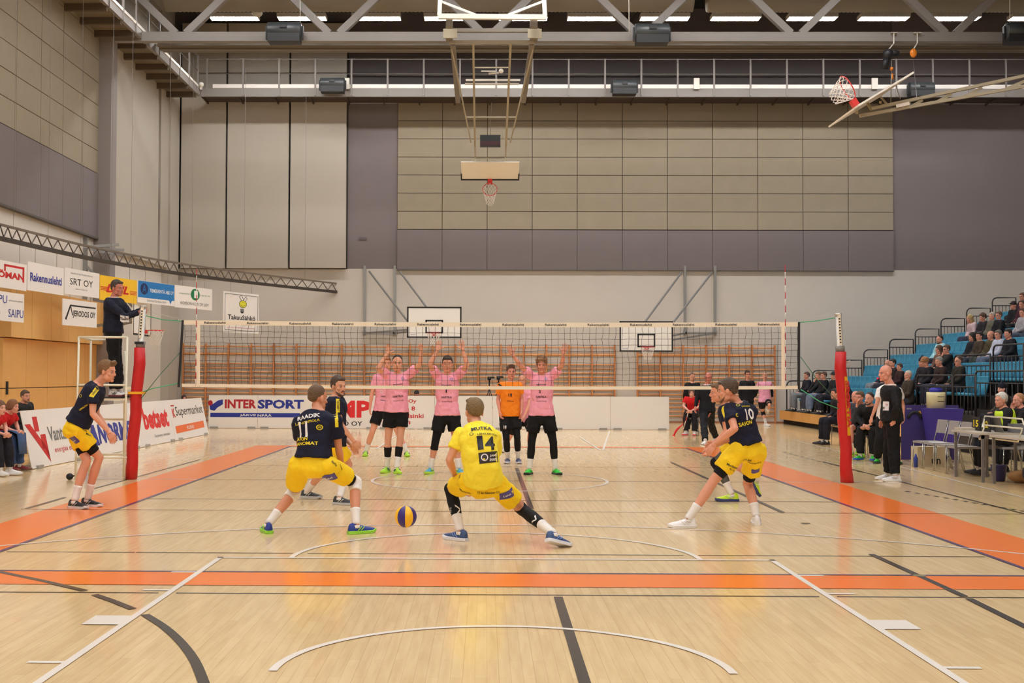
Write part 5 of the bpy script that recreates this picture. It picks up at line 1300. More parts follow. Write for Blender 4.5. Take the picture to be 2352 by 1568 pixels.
J=fit(Y,dict(hd=(1027.5,836,-.05),nk=(1027,861,0),sR=(1004,862,0),sL=(1053,861,0),eR=(987,838,-.12),wR=(1004,804,-.2),eL=(1073,838,-.12),wL=(1063,803,-.2),hR=(1013,954,0),hL=(1041,954,0),kR=(1000,1014,-.03),kL=(1047,1012,-.03),aR=(989,1074,0),aL=(1054,1075,0),tR=(980,1095,-.25),tL=(1060,1095,-.25),tRh=(1010,780,-.2),tLh=(1059,780,-.2)),dirs=dict(R=(-.3,-.95),L=(.3,-.95)))
report('pinkC',J)
q=person('pink-shirted blocker with spread raised hands in the middle, black knee sleeve on one leg',J,face=(0,-1,-.08),hair=('short',(60,46,38)),skin=(224,160,134),top=(PINK,'short'),bottom=(BLK,'shorts',.62),shoes=((70,160,200),(180,230,60),(200,240,60),(170,220,50)),hands=('open','open'),palm=((0,-1,0),(0,-1,0)),s=1.04,
  extras=[('knee_sleeve','leg','R',.5,1.3,BLK,.008)],hem=-.0)
decals(q,'shirt',PKD(1026,912)+[('ink','1',1025,898,.02,.05)])
Y=1.1
J=fit(Y,dict(hd=(1244,838,-.05),nk=(1244,861,0),sR=(1219,862,0),sL=(1271,861,0),eR=(1196,840,-.12),wR=(1177,814,-.2),eL=(1291,838,-.1),wL=(1294,812,-.2),hR=(1230,954,0),hL=(1258,954,0),kR=(1221,1016,-.03),kL=(1271,1016,-.03),aR=(1216,1076,0),aL=(1276,1076,0),tR=(1212,1096,-.25),tL=(1286,1096,-.25),tRh=(1168,794,-.2),tLh=(1300,787,-.2)),dirs=dict(R=(-.3,-.95),L=(.3,-.95)))
report('pinkR',J)
q=person('curly-haired pink-shirted blocker with wide raised arms and green shoes, rightmost at the net',J,face=(-.05,-1,-.05),hair=('curly',(140,100,66)),skin=(220,150,126),top=(PINK,'short'),bottom=(BLK,'shorts',.62),shoes=((50,200,60),(40,50,40),(40,60,40),(60,200,70)),hands=('open','open'),palm=((0,-1,0),(0,-1,0)),s=1.04,
  extras=[('leg_sleeve','leg','R',.5,1.78,BLK,.007),('leg_sleeve','leg','L',.5,1.78,BLK,.007)],hem=-.0)
decals(q,'shirt',PKD(1243,911)+[('ink','3',1240,899,.03,.05)])
Y=3.6
J=fit(Y,dict(hd=(1174,854,0),nk=(1173,876,0),sR=(1152,886,0),sL=(1192,886,0),eR=(1144,918,.02),wR=(1148,947,-.08),eL=(1198,916,.02),wL=(1198,946,-.08),hR=(1160,956,0),hL=(1182,956,0),kR=(1163,1008,-.05),kL=(1188,1004,-.05),aR=(1166,1052,.1),aL=(1190,1052,0),tR=(1158,1066,-.1),tL=(1206,1066,-.12)))
report('libero',J)
q=person('libero number 18 in orange shirt and black shorts standing behind the net',J,face=(.15,-1,0),hair=('swept',(96,66,50)),skin=(220,150,128),top=((250,138,34),'short'),bottom=(BLK,'shorts',.62),shoes=((50,60,100),(220,220,230),(200,200,220),(150,160,200)),
  extras=[('leg_sleeve','leg','R',.5,1.75,BLK,.007),('leg_sleeve','leg','L',.5,1.75,BLK,.007)],hem=-.0)
decals(q,'shirt',[('ink','18',1172,907,.07,.06),('ink','LähiTapiola',1172,921,.13,.025),('ink','#rect',1148,884,.08,.03,-30)]); decals(q,'pants',[('wht','18',1160,981,.05,.07)])
Y=7.0
J=fit(Y,dict(hd=(1200,872,-.1),nk=(1202,891,-.05),sR=(1187,902,-.05),sL=(1217,900,0),eR=(1190,930,-.15),wR=(1183,956,-.3),eL=(1215,930,-.1),wL=(1203,958,-.3),hR=(1197,962,.1),hL=(1215,962,.1),kR=(1178,988,-.35),kL=(1218,990,-.3),aR=(1158,1028,0),aL=(1215,1030,0),tR=(1150,1040,-.15),tL=(1213,1042,-.2)))
report('pinkbent',J)
q=person('pink-shirted player crouching between the orange libero and the right blocker',J,face=(-.1,-1,-.05),hair=('crop',(110,84,66)),skin=(224,158,134),top=(PINK,'short'),bottom=(BLK,'shorts',.62),shoes=((214,206,190),(220,214,200),(200,200,190),(200,200,190)),s=.98,extras=[('knee_pad','leg','R',.9,1.15,BLK,.014)])
# ---------------------------------------------------------------- officials and staff
def fig(label,Y,d,flat='LR',dirs=None,**k):
    s=k.get('s',1.0); J=fit(Y,d,flat,s=s,dirs=dirs); return person(label,J,**k),J
# first referee on the stand
Y=.2
J=JP(Y,dict(hd=(270,662,0),nk=(262,683,.0),sR=(250,697,-.17),sL=(276,695,.17),eR=(288,728,-.2),wR=(322,716,-.16),eL=(300,722,.18),wL=(326,712,.02),hR=(258,760,-.09),hL=(262,760,.09),kR=(262,825,-.10),kL=(268,825,.08),aR=(262,895,-.12),aL=(272,893,.08),tR=(290,903,-.12),tL=(296,900,.06),tRh=(342,712,-.12),tLh=(344,706,-.05)))
for k in 'LR': J['a'+k].z=zp+.09; J['t'+k].z=zp+.03; J['t'+k]=J['a'+k]+V3(.17,-.06,-.05)
q=person('first referee in black jumper standing on the cream stand, hands on the post top',J,face=(.88,-.45,-.08),hair=('short',(70,56,48)),skin=(196,124,106),top=((30,32,48),'long'),bottom=((26,26,30),'trousers'),shoes=((226,222,220),(120,60,60),(200,200,200),(90,90,90)),hands=('fist','fist'),palm=((0,0,-1),(0,0,-1)),collar=WHT)
decals(q,'shirt',[('wht','#rect',286,733,.13,.10),('ink','Dello',287,732,.1,.04)])
q,J=fig('bald second referee in black jacket and white shoes standing by the right post',.1,dict(hd=(2033,857,0),nk=(2046,884,0),sL=(2054,899,-.17),sR=(2042,897,.17),eL=(2060,934,-.2),wL=(2053,968,-.2),eR=(2044,930,.18),wR=(2030,962,.12),hL=(2050,962,-.09),hR=(2046,962,.09),kL=(2052,1026,-.08),kR=(2042,1026,.08),aL=(2056,1092,-.06),aR=(2040,1088,.08),tL=(2030,1106,-.06),tR=(2010,1100,.1)),dirs=dict(L=(-.95,-.15),R=(-.95,-.2)),
  face=(-.97,-.2,-.05),hair=('bald',(150,120,100)),skin=(226,158,136),top=((32,32,34),'long'),bottom=((24,24,26),'trousers'),shoes=((240,236,234),(236,234,230),(220,220,220),(200,200,200)),collar=WHT,belly=.12)
decals(q,'shirt',[('wht','#rect',2033,932,.12,.14),('blu','#rect',2023,920,.05,.03),('ink','ite',2030,936,.06,.04),('red','#ring',2037,929,.035,.03)])
MB().sphere(J['hd']+V3(-.125,-.025,-.080),.016,8,6).build('whistle',mat('whistle_pink',(240,50,110),.4),label='small pink whistle in the second referee\'s mouth',cat='whistle')
e=Vector(J['wL']); MB().tube([e+V3(-.0,-.04,.03),e+V3(.03,0,.03),e+V3(0,.04,.03),e+V3(-.035,0,.03)],.010,8,closed=True).build('wristwatch',M_ink,label='dark wristwatch on the second referee\'s left wrist',cat='watch')
fig('man in white polo and black trousers standing behind the second referee',4.6,dict(hd=(2037,864,.1),nk=(2039,884,.1),sR=(2021,898,.0),sL=(2064,898,.05),eR=(2014,928,0),wR=(2002,958,-.1),eL=(2074,930,.05),wL=(2075,958,.0),hR=(2026,962,0),hL=(2052,962,0),kR=(2020,1010,0),kL=(2056,1012,0),aR=(2016,1052,0),aL=(2058,1054,0),tR=(2005,1066,0),tL=(2062,1066,0)),dirs=dict(R=(-.5,-.85),L=(.1,-1)),
  face=(-.6,-.8,0),hair=('bald',(120,96,80)),skin=(214,150,124),top=(WHT,'short'),bottom=((26,26,28),'trousers'),shoes=((60,200,60),(40,60,50),(60,200,60),(60,200,60)),hi=False)
fig('bald line official with glasses in a black suit walking behind the net at right',10.8,dict(hd=(1627,867,0),nk=(1624,884,0),sR=(1607,892,0),sL=(1641,892,0),eR=(1601,915,0),wR=(1597,936,-.1),eL=(1641,918,0),wL=(1631,948,-.1),hR=(1616,941,0),hL=(1632,941,0),kR=(1617,978,-.1),kL=(1634,978,.1),aR=(1620,1012,-.1),aL=(1644,1003,.2),tR=(1612,1020,-.2),tL=(1640,1012,.1)),dirs=dict(R=(-.5,-.85),L=(-.3,-.95)),
  face=(-.3,-.95,-.1),hair=('rim',(120,90,80)),skin=(214,130,112),top=((32,32,38),'long'),bottom=((28,28,32),'trousers'),shoes=((240,238,236),(230,230,230),(220,220,220),(200,200,200)),glasses=True,collar=WHT,belly=.12)
fig('man in black tracksuit standing by the wall bars behind the flag judge',18.4,dict(hd=(1590,866,0),nk=(1590,879,0),sR=(1578,884,0),sL=(1603,884,0),eR=(1573,904,0),wR=(1572,924,0),eL=(1606,904,0),wL=(1605,924,0),hR=(1583,929,0),hL=(1597,929,0),kR=(1581,958,0),kL=(1598,958,0),aR=(1579,986,0),aL=(1599,986,0),tR=(1576,992,0),tL=(1602,992,0)),dirs=dict(R=(-.3,-.9),L=(.3,-.9)),
  face=(.1,-1,-.05),hair=('crop',(90,60,44)),skin=(220,158,134),top=((28,28,30),'long'),bottom=((28,28,30),'trousers'),shoes=((30,30,30),(200,200,200),(30,30,30),(30,30,30)),hi=False)
fig('man in black jacket standing by the wall bars right of the net players',19.5,dict(hd=(1717,860,0),nk=(1716,874,0),sR=(1704,879,0),sL=(1728,879,0),eR=(1700,898,0),wR=(1700,917,0),eL=(1732,898,0),wL=(1731,917,0),hR=(1709,921,0),hL=(1722,921,0),kR=(1708,952,0),kL=(1722,952,0),aR=(1708,979,0),aL=(1722,979,0),tR=(1706,985,0),tL=(1725,985,0)),dirs=dict(R=(-.3,-.9),L=(.3,-.9)),
  face=(.1,-1,-.05),hair=('short',(60,44,36)),skin=(214,146,120),top=((28,28,32),'long'),bottom=((28,28,32),'trousers'),shoes=((30,30,30),(200,200,200),(30,30,30),(30,30,30)),hi=False)
fig('player in pink shirt and black sleeves warming up on one leg by the wall bars',22.6,dict(hd=(1757,863,0),nk=(1756,876,0),sR=(1744,881,0),sL=(1769,881,0),eR=(1738,898,.1),wR=(1734,913,.1),eL=(1773,898,.1),wL=(1774,913,.1),hR=(1749,921,0),hL=(1763,921,0),kR=(1752,946,0),kL=(1767,929,-.4),aR=(1759,972,0),aL=(1765,943,.0),tR=(1764,979,-.1),tL=(1766,948,.1)),'R',dirs=dict(R=(.4,-.8)),
  face=(.05,-1,-.05),hair=('crop',(160,124,100)),skin=(222,158,136),top=((236,160,186),'short'),bottom=((32,30,32),'shorts',.6),shoes=((238,236,232),(230,230,230),(230,230,230),(230,230,230)),feet=('free','flat'),hi=False,
  extras=[('arm_sleeve','arm','R',.5,1.9,BLK,.008),('arm_sleeve','arm','L',.5,1.9,BLK,.008),('knee_pad','leg','R',.92,1.3,BLK,.012),('knee_pad','leg','L',.75,.95,BLK,.012)])
# chairs for bench and judges
M_chair=mat('chair_grey',(150,144,142),.6,bump=.1); M_chr=mat('chair_chrome',(170,168,164),.25,metal=.8)
def chair_proto():
    o=thing('stacking_chair',(0,0,0),'x','chair')
    def pad(z0,z1,y0,y1,tilt=0): pass
    MB().frame((0,0,.44),V3(1,0,0),V3(0,1,0),V3(0,0,1),(-.20,-.20,0),(.20,.22,.035)).build('seat',M_chair,o)
    MB().frame((0,-.20,.62),V3(1,0,0),V3(0,1,.0),V3(0,-.18,1).normalized(),(-.20,-.03,0),(.20,.0,.24)).build('backrest',M_chair,o)
    for s in (-1,1):
        MB().tube([(s*.2,.20,.44),(s*.21,.22,0)],.011,8).build('leg',M_chr,o)
        MB().tube([(s*.2,-.27,.85),(s*.2,-.18,.5),(s*.21,-.30,0)],.011,8).build('leg',M_chr,o)
    return o
CP=chair_proto(); _cf=[True]
def chair(x,y,yaw,label,group=None,z=0):
    o=CP if _cf[0] else copy_tree(CP); _cf[0]=False
    o.location=(x,y,z); o.rotation_euler=(0,0,yaw-PI/2); o['label']=label
    if group: o['group']=group
    elif 'group' in o: del o['group']
    return o
# flag judge on a chair
c=at(1600,985,17.0); jx=fl(1598,1000)
J,f=sit(jx.x,jx.y+.35,.47,0,math.radians(-112),lean=.35,arms='knees',s=.95)
chair(jx.x-.03,jx.y+.33,math.radians(-112),'grey chair under the seated flag judge')
person('woman in red shirt and black trousers seated with a red flag behind the net',J,face=(-.1,-1,-.1),hair=('bun',(90,66,56)),skin=(226,166,148),top=((210,30,34),'short'),bottom=((36,34,38),'trousers'),shoes=((236,230,228),(230,90,110),(230,230,230),(200,200,200)),hi=False,s=.95,fem=True)
w_=J['wR']; MB().tube([w_,w_+V3(-.16,-.05,-.5)],.012,6).build('flag_pole',M_tape,label='short stick of the line judge\'s flag held low',cat='stick')
fp0=w_+V3(-.06,-.05,-.15)
MB().rings([[fp0+V3(-x*.5+.03*math.sin(x*9),-.02+.02*math.cos(x*12),-.05-x*.55+y*(.05-.25*x)) +V3(0,t,0) for y,t in ((0,0),(1.2,.0),(1.2,.012),(0,.012))] for x in [i/8*.9 for i in range(9)]],smooth=True).build('flag',mat('flag_red',(224,26,36),.7),label='red line judge flag hanging beside the seated woman',cat='flag')
# seated people at the left, beside the boards
ga=fl(36,1092); gb=fl(64,1083)
ga=V3(ga.x-.60,ga.y+.12,0); gb=V3(gb.x-.62,gb.y+.12,0)
J,f=sit(ga.x,ga.y,.46,0,math.radians(-20),lean=.62,arms='knees',s=.93,feet=.05)
person('seated girl in red shirt with long ponytail at the left edge, nearer one',J,face=(.85,-.5,0),hair=('pony',(120,84,60)),skin=(226,166,144),top=((206,34,38),'short'),bottom=((38,36,44),'trousers'),shoes=((236,232,232),(230,230,230),(220,220,220),(90,90,90)),s=.93,fem=True,hi=False)
chair(ga.x,ga.y,math.radians(-20),'grey chair under the nearer seated girl at the left')
J,f=sit(gb.x,gb.y,.46,0,math.radians(-15),lean=.62,arms='knees',s=.93)
person('seated girl in red shirt with hair tied back, farther one, beside the red V board',J,face=(.95,-.3,-.05),hair=('pony',(140,92,58)),skin=(226,162,140),top=((206,34,38),'short'),bottom=((60,80,118),'trousers'),shoes=((130,40,44),(110,80,60),(60,40,40),(60,40,40)),s=.93,fem=True,hi=False)
chair(gb.x,gb.y,math.radians(-15),'grey chair under the farther seated girl at the left')
kk=(J['kL']+J['kR'])/2
MB().rings([[kk+V3(-.22+t*.3,-.14+.28*a,.09-.0*t) if 0 else kk+V3(x,y,z) for x,y,z in ring] for t,ring in [(0,[(-.30,-.16,.085),(-.30,.16,.085),(-.30,.16,.10),(-.30,-.16,.10)]),(1,[(.0,-.18,.09),(.0,.18,.09),(.02,.18,.105),(.02,-.18,.105)]),(2,[(.10,-.18,.04),(.10,.18,.04),(.115,.18,.05),(.115,-.18,.05)]),(3,[(.13,-.16,-.28),(.13,.16,-.30),(.145,.16,-.30),(.145,-.16,-.28)])]],smooth=True).build('blue_towel',mat('towel_blue',(66,92,136),.9,bump=.3),label='blue cloth laid over the knees of the farther seated girl',cat='towel')
fig('man in dark shirt with short beard standing behind the left boards',4.2,dict(hd=(24,906,0),nk=(22,930,0),sR=(0,942,0),sL=(44,940,0),eR=(-8,975,0),wR=(-6,1005,-.1),eL=(50,972,0),wL=(46,1002,-.1),hR=(8,1008,0),hL=(34,1008,0),kR=(8,1050,0),kL=(34,1050,0),aR=(8,1060,0),aL=(34,1060,0),tR=(8,1065,-.2),tL=(34,1065,-.2)),None,
  face=(.85,-.5,-.05),hair=('short',(84,62,46)),skin=(214,150,124),beard=(96,70,50),top=((44,42,42),'long'),bottom=((40,40,46),'trousers'),shoes=((30,30,30),)*4,hi=False)if 0 else None
J,f=sit(-9.5,6.0,.40,0,math.radians(-25),lean=.2,arms='lap',s=1.0)
person('bearded man in dark shirt sitting behind the girls at the left edge',J,face=(.85,-.5,-.05),hair=('short',(92,70,52)),skin=(214,150,124),beard=(110,80,58),top=((44,42,42),'long'),bottom=((40,40,46),'trousers'),shoes=((30,30,30),)*4,hi=False)
o=thing('spectator_bench',(-9.45,6,0),'dark bench behind the advertising boards at the left edge','bench'); MB().box((-9.75,5.2,.34),(-9.3,8.2,.40)).build('seat',mat('bench_dark',(60,48,40),.6),o)
for y in (5.4,7.9): MB().box((-9.7,y,0),(-9.35,y+.06,.34)).build('leg',mat('bench_dark',(60,48,40),.6),o)
p_=at(421,913,17.6)
J,f=sit(p_.x,17.6,.45,0,math.radians(-60),lean=.1,arms='lap',s=.82); dz=at(421,915,17.6).z-J['hd'].z
for k in J: J[k]=J[k]+V3(0,0,dz)
person('dark-haired child peeping over the board by the corner of the two rows',J,face=(.5,-.85,0),hair=('long',(60,40,34)),skin=(220,150,136),top=((60,40,50),'long'),bottom=((40,40,50),'trousers'),shoes=((40,40,40),)*4,hi=False,s=.82)
p_=at(957,906,19.3)
J,f=sit(p_.x,19.4,.45,0,math.radians(-90),lean=.15,arms='lap',s=1.0); dz=at(957,906,19.4).z-J['hd'].z
for k in J: J[k]=J[k]+V3(0,0,dz)
person('person in black floral top sitting behind the back boards between two blockers',J,face=(0,-1,-.6),hair=('short',(40,32,30)),skin=(214,146,124),top=((40,34,40),'long'),bottom=((40,40,50),'trousers'),shoes=((40,40,40),)*4,hi=False)
# video cameras on tripods behind the boards
M_cam=mat('camera_black',(34,32,32),.5)
for i,(x,y) in enumerate(((1124,869),(1145,868))):
    c=at(x,y,20.5+.3*i); o=thing('video_camera',(c.x,c.y,0),['black video camera on a tripod, left of the pair behind the net','black video camera on a tripod, right of the pair behind the net'][i],'camera')
    MB().box(c+V3(-.06,-.12,-.05),c+V3(.06,.12,.06)).tube([c+V3(0,-.12,0),c+V3(0,-.2,0)],.04,8).box(c+V3(.06,-.05,0),c+V3(.16,-.03,.06)).build('camera_body',M_cam,o)
    MB().tube([c+V3(0,0,-.05),c+V3(0,0,-.35)],.025,8).build('column',M_cam,o)
    for k in range(3): a=k*2*PI/3+.5; MB().tube([c+V3(0,0,-.3),V3(c.x+.42*math.cos(a),c.y+.42*math.sin(a),.02)],.014,6).build('leg',M_cam,o)
# ================================================================ grandstand
M_seat=mat('seat_turquoise',(64,146,178),.7,var=.08,scale=6,bump=.1); M_rail=mat('railing_dark',(46,44,46),.5); M_deck=mat('stand_deck',(52,44,42),.8); M_skirt=mat('stand_dark',(34,30,30),.9)
YS=23.3
RXS=[at(1807+59.2*k,880,YS).x for k in range(11)]
RZ=[.46+.356*k for k in range(11)]
YN=-3.0
st=thing('grandstand',(RXS[0],10,0),'stepped spectator stand with wooden front step along the right side of the hall','grandstand')
for k in range(9):
    x0=RXS[k]; x1=RXS[k+1]+ (.02 if k<8 else 3)
    MB().box((x0,YN,RZ[k]-.30),(x1,YS+.9,RZ[k])).build('tier',M_deck,st)
MB().box((RXS[0]-.03,8,.16),(RXS[0],YS+.9,.46)).build('wooden_fascia',M_ply,st)
MB().box((RXS[0]+.1,YN,0),(RXS[0]+.3,YS+.9,.2)).build('plinth',M_skirt,st)
MB().box((RXS[1]-.05,YN,.2),(RXS[1]-.02,9.2,.9)).build('skirt',M_skirt,st)
def rail_seg(par,p0,p1,z0,h,curve=True,nb=6,mid=.27):
    # one framed railing: rounded top corner, mid rail, balusters
    p0=V3(p0[0],p0[1],z0); p1=V3(p1[0],p1[1],z0); u=V3(0,0,1); d=(p1-p0); L=d.length; d.normalize(); rr=.16
    pts=[p0,p0+u*(h-rr)]+[p0+u*(h-rr)+d*(rr*(1-math.cos(a)))+u*(rr*math.sin(a)) for a in (PI/6,PI/3,PI/2)]+[p1+u*h,p1]
    MB().tube(pts,.022,8).build('frame',M_rail,par)
    MB().tube([p0+u*(h-mid),p1+u*(h-mid)],.017,6).build('mid_rail',M_rail,par)
    for k in range(1,nb+1): q=p0+d*(L*k/(nb+1)); MB().tube([q+u*.05,q+u*(h-mid)],.011,6).build('baluster',M_rail,par)
ordw=['first','second','third','fourth','fifth','sixth','seventh','eighth','ninth']
for k in range(9):
    o=thing('end_railing',(RXS[k],YS,RZ[k]),'black end railing of the stand by the back wall, %s step from the floor'%ordw[k],'railing','stepped end railings by the back wall')
    rail_seg(o,(RXS[k],YS),(RXS[k+1]-.07,YS),RZ[k],1.02)
# front railings on the deck
def frail(x,y0,y1,z,label,h=.95,nb=8):
    o=thing('front_railing',(x,(y0+y1)/2,z),label,'railing','dark front railings of the stand'); rail_seg(o,(x,y1),(x,y0),z,h,nb=nb)
yv=lambda px,X:atx(px,900,X).y
X1=RXS[1]-.1
frail(X1,yv(2188,X1),yv(2106,X1),RZ[1]-.1,'dark front railing behind the purple banner',nb=5)
frail(X1,yv(2245,X1)+.1,yv(2188,X1)-.05,RZ[1]-.1,'dark front railing above the cream cooler',nb=5)
X2=RXS[2]
frail(X2,yv(2275,X2),yv(2192,X2),RZ[2]-.1,'dark railing in front of the empty turquoise seats',h=1.1,nb=7)
frail(X2,yv(2352,X2),yv(2282,X2),RZ[2]+.1,'dark railing behind the woman in the beanie',h=1.1,nb=7)
X3=RXS[1]+.2
frail(X3,yv(2352,X3),yv(2240,X3),RZ[0]+.1,'low dark railing left of the woman in the beanie',h=1.2,nb=8)
# seats
def seat_proto():
    o=thing('stand_seat',(0,0,0),'x','seat')
    def slab(pts,y0,y1): return MB().rings([[V3(x,y,z) for x,z in pts] for y in (y0,y0+.02,y1-.02,y1)],smooth=False)
    MB().rings([[V3(x+.0,y*w,z) for x,y,z in ((.30,-1,.38),(.30,1,.38),(.36,1,.39),(.36,-1,.39))] for w in (.01,)]) if 0 else None
    b=[(.44,.36),(.50,.60),(.53,.80),(.52,.83),(.57,.83),(.59,.78),(.55,.58),(.50,.34)]
    MB().rings([[V3(x,y,z-(.03 if abs(y)>.2 and z>.7 else 0)) for x,z in b] for y in (-.21,-.19,0,.19,.21)],smooth=True).build('backrest',M_seat,o)
    c=[(.06,.36),(.06,.41),(.10,.43),(.46,.41),(.48,.36),(.40,.34)]
    MB().rings([[V3(x,y,z) for x,z in c] for y in (-.215,-.2,.2,.215)]).build('pan',M_seat,o)
    MB().box((.42,-.05,0),(.50,.05,.38)).build('support',M_rail,o)
    return o
SPR=seat_proto(); _sf=[True]; SPOT=[]
def seatpos(r,i): return (RXS[r]+.26,YS-.55-.5*i,RZ[r]+.003)
NS=0
for r in range(9):
    i=0
    while True:
        x,y,z=seatpos(r,i)
        px=proj((x+.3,y,z+.6))[0]
        if px>2375 or y<YN+1: break
        skip=(r==0 and px>2085) or (r==1 and 2180<px<2235 and 0) or (r==1 and px>2255) or (r==0 and 6<=i<=7)
        if not skip:
            o=SPR if _sf[0] else copy_tree(SPR); _sf[0]=False; o.location=(x,y,z)
            o['label']='turquoise fold-up stand seat in the %s row from the floor'%ordw[r]; o['group']='turquoise seats, %s row'%ordw[r]; NS+=1
        i+=1
# spectators: (row, image column of the head, clothing ...)
def spec(r,px,label,hair,top,tk='long',trs=(50,54,66),lean=-.05,arms='lap',skin=(218,154,130),look=(-1,-.35,-.08),s=1.0,fem=False,**kw):
    X=RXS[r]+.26+.20
    # seat whose occupant shows at image column px
    y=atx(px,850,X-.02).y
    J,f=sit(X,y,RZ[r]+.42,RZ[r],PI+.05,lean=lean,arms=arms,s=s)
    return person(label,J,face=look,hair=hair,skin=skin,top=(top,tk),bottom=(trs,'trousers'),shoes=((44,40,40),)*4,hi=False,s=s,fem=fem,**kw)
BR=(84,62,48); DK=(46,38,34); GR=(150,144,138); BL=(170,130,90)
S_=[(1,2030,'bald man in navy jacket with an arm along the railing behind the referee',('bald',DK),(36,36,50),'long',(120,126,134),dict(lean=-.2)),
(1,2048,'dark-haired man in black jacket sitting just behind the bald referee',('short',DK),(40,34,36),'long',(50,50,60),{}),
(1,2064,'child in dark brown jacket sitting right of the dark-haired man',('short',(80,56,44)),(56,36,36),'long',(50,50,60),dict(s=.85)),
(3,2157,'bearded man in pale blue jacket and black scarf sitting alone on a row',('crop',DK),(160,204,212),'long',(60,60,70),dict(beard=DK)),
(2,2155,'woman with glasses and long brown hair in front of the pale blue jacket',('long',BR),(110,80,70),'long',(60,60,70),dict(fem=True,glasses=True)),
(2,2172,'man with glasses and grey scarf holding his chin',('short',BR),(40,38,40),'long',(60,60,70),dict(glasses=True,arms='chin')),
(1,2116,'person with pulled-up dark hood left of the fair-haired boy',('beanie',(36,34,40)),(36,34,42),'long',(44,44,52),{}),
(1,2134,'fair-haired boy in dark jacket looking down',('curly',(170,120,80)),(36,34,42),'long',(44,44,52),dict(look=(-1,-.2,-.6),lean=.15)),
(1,2163,'grey-haired man in dark leather jacket reading a leaflet',('short',GR),(56,42,40),'long',(60,60,76),dict(lean=.1)),
(1,2199,'man with glasses in dark olive jacket beside the aisle railing',('crop',BR),(44,42,38),'long',(60,60,70),dict(glasses=True)),
(0,2083,'elderly man with grey beard in brown coat low behind the referee',('crop',(200,190,178)),(60,52,46),'long',(60,60,70),dict(beard=(200,190,180))),
(3,2231,'dark-haired woman in black coat on the fourth row',('long',DK),(34,34,40),'long',(50,60,56),dict(fem=True)),
(3,2248,'man in brown coat with cream patterned scarf',('short',DK),(70,58,48),'long',(60,66,80),dict(collar=(220,208,188))),
(3,2274,'bald man in olive green jacket',('rim',BR),(78,70,50),'long',(60,66,60),{}),
(3,2291,'grey-haired man in light blue shirt with jeans',('short',(110,100,94)),(186,190,210),'long',(96,108,130),{}),
(3,2322,'young man in black jacket holding a paper at the right edge',('short',DK),(36,36,42),'long',(50,50,60),dict(lean=.1)),
(5,2240,'blonde woman in pale pink jumper leaning forward on the sixth row',('long',(190,160,110)),(206,180,184),'long',(56,58,80),dict(fem=True,lean=.25)),
(5,2256,'man with full brown hair in dark jacket on the sixth row',('curly',(96,72,56)),(46,42,46),'long',(50,50,60),{}),
(5,2278,'grey-haired woman with grey scarf holding yellow papers',('short',(190,180,168)),(104,100,88),'long',(60,60,60),dict(fem=True,collar=(150,146,150))),
(5,2293,'man with glasses in black suit and light blue shirt',('short',(110,84,70)),(34,32,36),'long',(40,40,46),dict(glasses=True,collar=(180,190,214))),
(6,2327,'woman in black coat and dark cap near the right edge',('cap',(50,46,46)),(34,32,36),'long',(40,40,46),dict(fem=True)),
(7,2348,'man with glasses at the top right edge',('short',(96,60,44)),(60,40,50),'long',(40,40,46),dict(glasses=True)),
(6,2347,'man in dark red shirt below the man with glasses at the right edge',('short',BR),(76,40,50),'long',(40,40,46),{}),
(5,2348,'woman in grey jumper at the right edge of the stand',('short',(84,60,50)),(160,154,160),'long',(90,100,120),dict(fem=True)),
(0,1851,'young man in dark jacket and grey trousers at the far end of the front row',('short',BR),(40,38,46),'long',(120,124,128),{}),
(0,1878,'boy in black hoodie and jeans on the front row, chin on his hand',('short',(110,80,60)),(36,36,40),'long',(60,62,74),dict(arms='chin')),
(0,1890,'boy in black jacket and light jeans beside the chin-resting boy',('short',(90,60,50)),(34,34,38),'long',(110,122,146),{}),
(0,1913,'person in dark cap on the front row left of the red post',('cap',(60,60,62)),(36,40,44),'long',(40,40,50),{}),
(0,1950,'person in dark coat bent down beside the red post',('short',DK),(38,38,50),'long',(40,40,50),dict(lean=.5)),
]
for r,px,lb,hr,tp,tk,tr,kw in S_:
    kw=dict(kw); spec(r,px,lb,hr,tp,tk,tr,**kw)
for i,(r,px,py) in enumerate(((3,2345,852),(5,2268,790),(1,2142,899))):
    X=RXS[r]+.15; p=atx(px,py,X); MB().frame(p,V3(0,1,0),V3(-1,0,.5).normalized(),V3(.5,0,1).normalized(),(-.12,0,0),(.12,.004,.2)).build('leaflet',mat('paper_cream',(232,226,180),.6),label=['cream leaflet held by the young man at the right edge','yellowish papers held by the grey-haired woman','open leaflet read by the grey-haired man in leather'][i],cat='paper')
# ================================================================ team bench, scorers and their things
def floor_sit(px,py,yaw,label,s=1.0,dx=0.,face=None,cl=None,**kw):
    p=fl(px,py); f=V3(math.cos(yaw),math.sin(yaw),0); J,_=sit(p.x-f.x*.46,p.y-f.y*.46,.46,0,yaw,s=s,**{k:kw.pop(k) for k in ('lean','arms','feet') if k in kw})
    chair(p.x-f.x*.50,p.y-f.y*.50,yaw,cl or 'grey chair under the '+label.split(',')[0].replace(' resting his chin on his hand',''))
    return person(label,J,face=face,s=s,**kw)
floor_sit(1893,1022,math.radians(190),'man in black suit sitting half hidden behind the red post',face=(-1,-.2,0),hair=('short',DK),top=((30,30,36),'long'),bottom=((30,30,40),'trousers'),shoes=((28,28,30),)*4,hi=False,skin=(214,150,124),lean=.25)
floor_sit(1956,1044,math.radians(238),'older man in grey hoodie on the bench beside the red post',face=(-.9,-.5,-.05),hair=('rim',(190,170,150)),top=((150,148,156),'long'),bottom=((34,34,38),'trousers'),shoes=((150,220,60),(180,230,60),(40,60,60),(40,60,60)),hi=False,skin=(220,150,126),lean=.2,arms='fold',s=.97)
